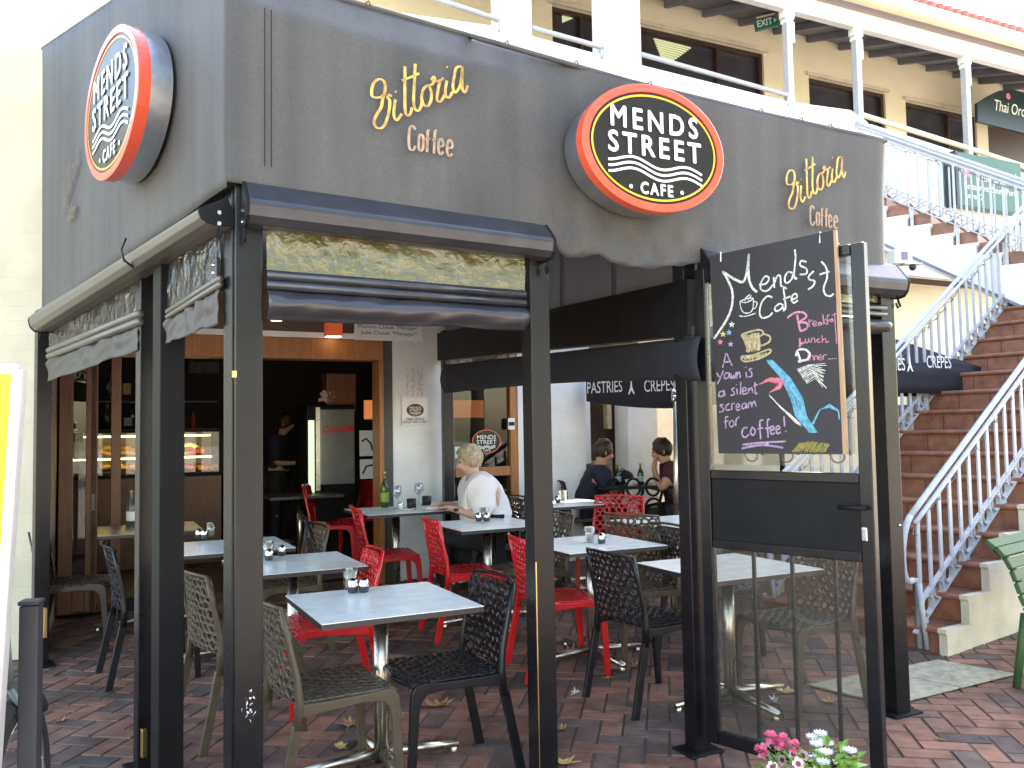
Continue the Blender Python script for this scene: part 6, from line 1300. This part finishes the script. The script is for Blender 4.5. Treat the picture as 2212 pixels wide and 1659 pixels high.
# bench at the right edge
bc = ony(2290, 1300, 4.9); bench = thing("park_bench", "dark green slatted bench cut off by the right edge of the photo", "bench", (bc.x, bc.y, 0)); ba = R(68); bx = V3((math.sin(ba), math.cos(ba), 0)); by = V3((-bx.y, bx.x, 0)); bx_ = bx
prof = [(-.34, .80), (-.29, .76), (-.25, .70), (-.225, .635), (-.205, .57), (-.185, .505), (-.155, .45), (-.09, .43), (-.02, .432), (.05, .436), (.12, .44)]
o0 = V3((bc.x, bc.y, 0)); dirx = V3((.97, .24, 0)); diry = V3((.24, -.97, 0))
bfw = V3((.64, -.77, 0)).normalized(); bdir = V3((.77, .64, 0)).normalized()
start = ony(2139, 1193, 5.0); start.z = 0; start = start + bfw * .34 + bdir * .75
for i, (f_, z_) in enumerate(prof):
    nxt = prof[min(i + 1, len(prof) - 1)]; prv = prof[max(i - 1, 0)]; tan = (bfw * (nxt[0] - prv[0]) + Z * (nxt[1] - prv[1])).normalized()
    b = MB(); p = start + bfw * f_ + Z * z_; b.ob(p, tan * .03, bdir * .75, tan.cross(bdir).normalized() * .014); b.build("slat", "bench", bench, bevel=.005)
for s_ in (-.68, .68):
    b = MB(); q = start + bdir * s_; b.tube([q + bfw * f_ + Z * (z_ - .03) for f_, z_ in prof], .02, 8); b.tube([q + bfw * -.2 + Z * .42, q + bfw * -.26], .022, 8); b.tube([q + bfw * .08 + Z * .41, q + bfw * .14], .022, 8); b.build("leg_frame", "bench", bench, smooth=True)
# fallen leaves
def leafshape(c, s, rot, curl, seed):
    rnd = random.Random(seed); b = MB(); n = 14; vs = [V3((0, 0, .004))]
    for k in range(n):
        a_ = 2 * math.pi * k / n; r_ = s * (1 if k % 2 == 0 else rnd.uniform(.45, .7)) * rnd.uniform(.8, 1.1) * (1.0 if abs(math.cos(a_)) > .3 else .8)
        vs.append(V3((r_ * math.cos(a_), r_ * math.sin(a_) * .75, .004 + max(0, curl * (r_ / s) ** 2 * rnd.uniform(.2, 1.2)))))
    M_ = Matrix.Translation(c) @ Matrix.Rotation(rot, 4, 'Z'); b.add([M_ @ v for v in vs] , [(0, 1 + k, 1 + (k + 1) % n) for k in range(n)]); b.tube([M_ @ V3((0, 0, .006)), M_ @ V3((-s * 1.3, .1 * s, .01))], .0018, 4)
    return b
LV = [(947, 1527, .07, "leaf_tan", "large curled tan leaf on the paving behind the front black chair's legs"), (755, 1566, .055, "leaf_tan", "tan leaf lying right of the corner post"), (932, 1600, .04, "leaf_b", "brown leaf below the front black chair's seat"), (735, 1618, .045, "leaf_y", "yellow leaf by the foot of the front table"), (1215, 1415, .045, "leaf_tan", "tan leaf at the foot of the centre table, right of the middle post"), (1240, 1410, .06, "leaf_tan", "large tan leaf under the foot of the centre table"), (1310, 1428, .05, "leaf_b", "brown leaf right of the red chair's front leg"), (1322, 1388, .04, "leaf_tan", "tan leaf under the taupe chair behind the black chair"), (1370, 1440, .04, "leaf_tan", "tan leaf behind the black chair left of the gate"), (1405, 1437, .035, "leaf_b", "reddish leaf between the black chair and the gate"), (1215, 1577, .035, "leaf_tan", "small tan leaf just right of the middle post's lower end"), (420, 1505, .035, "leaf_b", "orange leaf between the double posts"), (132, 1558, .035, "leaf_tan", "curled tan leaf on the open paving at the left"), (1222, 1650, .04, "leaf_y", "yellow leaf at the bottom edge right of the middle post"), (2030, 1600, .025, "leaf_tan", "small yellow leaf on the bare paving right of the gate"), (1700, 1498, .06, "leaf_y", "pale leaf seen through the gate glass near the pit cover"), (1790, 1518, .04, "leaf_tan", "pale leaf touching the edge of the pit cover"), (1310, 1468, .03, "leaf_tan", "small leaf on the dark paving left of the black chair's rear leg")]
for i, (px, py, s, m_, lb) in enumerate(LV):
    p = gpt(px, py); s *= 1.3; o = leafshape(p, s, i * 1.7, s * .5, i).build("fallen_leaf", m_, None, frame=Matrix.Translation(p)); tag(o, lb, "leaf", "fallen leaves on the paving")
for i, (px, py, lb) in enumerate(((1243, 1500, "scrap of white paper on the paving between middle post and black chair"), (1672, 1518, "crumpled white paper by the taupe chair's leg behind the gate"))):
    p = gpt(px, py); o = leafshape(p, .035, 1.0 + i, .04, 50 + i).build("paper_scrap", "paper", None, frame=Matrix.Translation(p)); tag(o, lb, "litter", "paper litter on the paving")
rs = random.Random(21); b = MB()
for i in range(260):
    x_, y_ = rs.uniform(-2.5, 4), rs.uniform(2.6, 7); s_ = rs.uniform(.003, .009); c_ = V3((x_, y_, g(y_) + .004)); a_ = rs.uniform(0, 6); b.add([c_ + V3((math.cos(a_ + k * 2.1), math.sin(a_ + k * 2.1), 0)) * s_ * rs.uniform(.6, 1.4) for k in range(3)], [(0, 1, 2)])
tag(b.build("leaf_crumbs", "leaf_tan"), "tiny crumbs of dry leaf scattered on the paving", "leaf litter", kind="stuff")
rs = random.Random(33); b = MB()
for i in range(70):
    x_, y_ = rs.uniform(-2.6, 4.5), rs.uniform(2.6, 7); s_ = rs.uniform(.008, .02); c_ = V3((x_, y_, g(y_) + .0035)); b.add([c_ + V3((math.cos(k * .785) * s_ * rs.uniform(.7, 1.2), math.sin(k * .785) * s_ * rs.uniform(.7, 1.2), 0)) for k in range(8)], [tuple(range(8))])
tag(b.build("gum_spots", pbr("trodden_gum", (.05, .045, .043), .8, var=.2)), "dark spots of trodden gum on the paving", "gum spots", kind="stuff")
# flower pots in front of the gate
def pot(p, label, kind_, seed):
    rnd = random.Random(seed); t = thing("flower_pot", label, "plant", p, 0, "potted flowers by the gate"); top_ = .27
    b = MB(); b.lathe([(0, 0), (.07, 0), (.095, top_), (.1, top_), (.1, top_ + .015), (.09, top_ + .015), (.085, top_ - .02), (0, top_ - .02)], p, 20); b.build("pot", "pot", t, smooth=True)
    b = MB()
    for i in range(90):
        a_ = rnd.uniform(0, 6.28); r_ = rnd.uniform(.01, .12); h_ = top_ + rnd.uniform(0, .13) * (1.1 - r_ * 3); c_ = p + V3((math.cos(a_) * r_, math.sin(a_) * r_, h_)); d = V3((math.cos(a_), math.sin(a_), rnd.uniform(-.1, 1.4))).normalized(); L = rnd.uniform(.035, .065) * (1 if kind_ == "w" else .8); sv = d.cross(Z).normalized() * L * (.3 if kind_ == "w" else .16); nn = sv.cross(d).normalized()
        b.add([c_, c_ + d * L * .5 + sv + nn * .006, c_ + d * L - nn * .008, c_ + d * L * .5 - sv + nn * .006], [(0, 1, 2, 3)])
    b.build("foliage", "bright_leaf" if kind_ == "w" else "green_leaf", t)
    if kind_ == "w":
        for i in range(9):
            a_ = rnd.uniform(0, 6.28); r_ = rnd.uniform(.02, .1); c_ = p + V3((math.cos(a_) * r_, math.sin(a_) * r_, top_ + rnd.uniform(.07, .16))); b = MB()
            for k in range(24):
                q = k * 6.283 / 24; d = V3((math.cos(q), math.sin(q), .25 + .3 * (k % 2))); sv = d.cross(Z).normalized() * .005; b.add([c_, c_ + d * .016 + sv, c_ + d * .026, c_ + d * .016 - sv], [(0, 1, 2, 3)])
            b.sphere(c_ + Z * .004, .008, 6, 5); b.build("flower", "petal_w", t)
    else:
        for i in range(5):
            a_ = rnd.uniform(0, 6.28); r_ = rnd.uniform(.02, .07); c_ = p + V3((-.03 + math.cos(a_) * r_, math.sin(a_) * r_, top_ + rnd.uniform(.12, .2))); b = MB()
            for k in range(60):
                d = V3((rnd.gauss(0, 1), rnd.gauss(0, 1), rnd.gauss(.3, 1))).normalized(); sv = d.cross(V3((.3, .5, .8))).normalized() * .008; b.add([c_ + d * .008, c_ + d * .02 + sv, c_ + d * .027, c_ + d * .02 - sv], [(0, 1, 2, 3)])
            b.build("flower", "pink", t)
        for i in range(11):
            a_ = rnd.uniform(0, 6.28); r_ = rnd.uniform(.02, .11); c_ = p + V3((.03 + math.cos(a_) * r_, math.sin(a_) * r_ - .02, top_ + rnd.uniform(.02, .12))); b = MB(); fd = V3((rnd.uniform(-.5, .5), -1, rnd.uniform(.2, .8))).normalized(); s1 = fd.cross(Z).normalized(); s2 = s1.cross(fd)
            for k in range(5):
                q = k * 6.283 / 5; d = s1 * math.cos(q) + s2 * math.sin(q); e = fd.cross(d); b.add([c_, c_ + d * .012 + e * .009, c_ + d * .02 + e * .006 + fd * .003, c_ + d * .02 - e * .006 + fd * .003, c_ + d * .012 - e * .009], [(0, 1, 2, 3, 4)])
            f_ = b.build("flower", "petal_pale", t); b = MB(); b.add([c_ + fd * .003 + (s1 * math.cos(k) + s2 * math.sin(k)) * .009 for k in [j_ * 6.283 / 8 for j_ in range(8)]], [tuple(range(8))]); b.build("eye", "maroon", f_)
q = ony(1705, 1640, 3.02); pot(V3((q.x, q.y, 0)), "potted pink and pale pinks with dark eyes, left one in front of the gate", "p", 5)
q = ony(1790, 1640, 3.0); pot(V3((q.x, q.y, 0)), "potted white daisies with bright leaves, right one in front of the gate", "w", 8)
# yellow sign, bollard, bicycle at the left edge
yq = [ony(41, 798, 2.3), ony(-120, 798, 2.3), ony(-175, 1850, 2.42), ony(-26, 1850, 2.42)]
ys = thing("yellow_sign", "tall yellow panel in a silver frame leaning at the left edge", "sign", V3(((yq[2].x + yq[3].x) / 2, yq[2].y, 0)))
nrm_ = V3((0, -1, 0)); c_ = sum(yq, V3((0, 0, 0))) / 4
b = MB(); b.poly([p + V3((0, .01, 0)) for p in yq], V3((0, .03, 0))); b.build("backing", "silver", ys)
b = MB(); b.poly([ony(31, 806, 2.303), ony(-100, 806, 2.303), ony(-160, 1830, 2.41), ony(-36, 1830, 2.41)], V3((0, -.006, 0))); b.build("panel", "yellow_panel", ys)
b = MB()
for p, q in ((yq[0], yq[1]), (yq[0], yq[3]), (yq[1], yq[2])): b.bar(p, q, .024, .028, V3((0, 1, 0)))
b.build("frame", "silver", ys, bevel=.004)
bq = ony(68, 1300, 2.5); bo_ = thing("square_bollard", "charcoal square bollard at the lower left corner", "bollard", (bq.x, bq.y, 0)); b = MB(); b.bar((bq.x, bq.y, 0), (bq.x, bq.y, bq.z - .008), .05, .05, V3((1, .2, 0))); b.build("shaft", "bollard", bo_, bevel=.003); b = MB(); b.bar((bq.x, bq.y, bq.z - .006), (bq.x, bq.y, bq.z + .006), .056, .056, V3((1, .2, 0))); b.build("cap", "bollard", bo_, bevel=.003)
wc = ony(40, 1530, 2.75); wr = .33; wc.z = wr + .01; wd_ = V3((.26, -1, 0)).normalized(); bk_ = thing("bicycle", "bicycle parked between the yellow sign and the bollard, front wheel showing", "bicycle", (wc.x, wc.y, 0))
circ = lambda r_, a0=0, a1=2 * math.pi, n=36, cl=True: [wc + wd_ * (math.cos(a0 + (a1 - a0) * k / (n if cl else n - 1)) * r_) + Z * (math.sin(a0 + (a1 - a0) * k / (n if cl else n - 1)) * r_) for k in range(n)]
b = MB(); b.tube(circ(wr - .012), .018, 10, closed=True); wh = b.build("wheel", "tyre", bk_, smooth=True); b = MB(); b.tube(circ(wr - .035), .01, 8, closed=True); b.build("rim", "chrome", wh, smooth=True); b = MB()
for k in range(24): a_ = k * math.pi / 12; b.tube([wc, wc + (wd_ * math.cos(a_) + Z * math.sin(a_)) * (wr - .035)], .0012, 4)
b.build("spokes", "chrome", wh)
sdv = wd_.cross(Z)
b = MB(); b.tube([p for p in circ(wr + .03, .2, 2.4, 20, False)], .022, 8); b.build("fender", "tyre", bk_, smooth=True)
b = MB()
for s in (-1, 1): b.tube([wc + sdv * .05 * s, wc + sdv * .045 * s + Z * .33 + wd_ * .08, wc + Z * .42 + wd_ * .12], .012, 8)
b.tube([wc + Z * .42 + wd_ * .12, wc + Z * .62 + wd_ * .18], .02, 10); b.tube([wc + Z * .56 + wd_ * .16, wc + Z * .1 + wd_ * .6, wc + Z * .5 + wd_ * .75], .018, 8); b.tube([wc + Z * .6 + wd_ * .17, wc + Z * .5 + wd_ * .75], .018, 8); b.build("frame", "bike", bk_, smooth=True)
b = MB(); b.tube([wc + Z * (.05 + i * .004) + sdv * (.07 + .012 * math.cos(i * .7)) + wd_ * .012 * math.sin(i * .7) for i in range(90)], .004, 5); b.build("coiled_lock", "bike", bk_, smooth=True)

# ------------------------------------------------------------------ street trees across the road, behind the viewer (they light and reflect in the clear blinds)
def street_tree(x, y, h, seed, label):
    rnd = random.Random(seed); t = thing("plane_tree", label, "tree", (x, y, 0), 0, "street trees across the road"); b = MB(); b.tube([(x, y, 0), (x + .1, y, h * .25), (x, y + .1, h * .5), (x + .1, y, h * .8)], [.28, .22, .16, .06], 10)
    for k in range(7): a_ = k * .9; b.tube([(x, y, h * (.3 + .05 * k)), (x + math.cos(a_) * h * .12, y + math.sin(a_) * h * .12, h * (.42 + .05 * k)), (x + math.cos(a_) * h * .26, y + math.sin(a_) * h * .26, h * (.52 + .05 * k))], [.09, .06, .02], 7)
    b.build("trunk", "bark", t, smooth=True); b = MB(); cl = [V3((rnd.gauss(0, .17), rnd.gauss(0, .17), rnd.uniform(.36, .98))) * h for _ in range(46)]
    for c_ in cl:
        rr = h * rnd.uniform(.05, .1)
        for _ in range(75):
            d = V3((rnd.gauss(0, 1), rnd.gauss(0, 1), rnd.gauss(0, .8))); p = V3((x, y, 0)) + c_ + d * rr * .55; a1 = V3((rnd.gauss(0, 1), rnd.gauss(0, 1), rnd.gauss(0, 1))).normalized(); a2 = a1.cross(V3((rnd.gauss(0, 1), rnd.gauss(0, 1), rnd.gauss(0, 1)))).normalized(); s = rnd.uniform(.09, .16); b.add([p, p + a1 * s + a2 * s * .6, p + a1 * s * 1.9, p + a1 * s - a2 * s * .6], [(0, 1, 2, 3)])
    b.build("crown", "plane_leaf", t)
street_tree(12, -7, 10.5, 1, "plane tree in leaf across the street, right one"); street_tree(5, -15, 9, 2, "plane tree in leaf across the street, middle one"); street_tree(8.5, -11, 10, 4, "plane tree in leaf across the street, between the middle and right ones"); street_tree(15, -4.5, 10, 5, "plane tree in leaf across the street, second from the right"); street_tree(18, -2, 10, 3, "plane tree in leaf across the street, farthest right one")
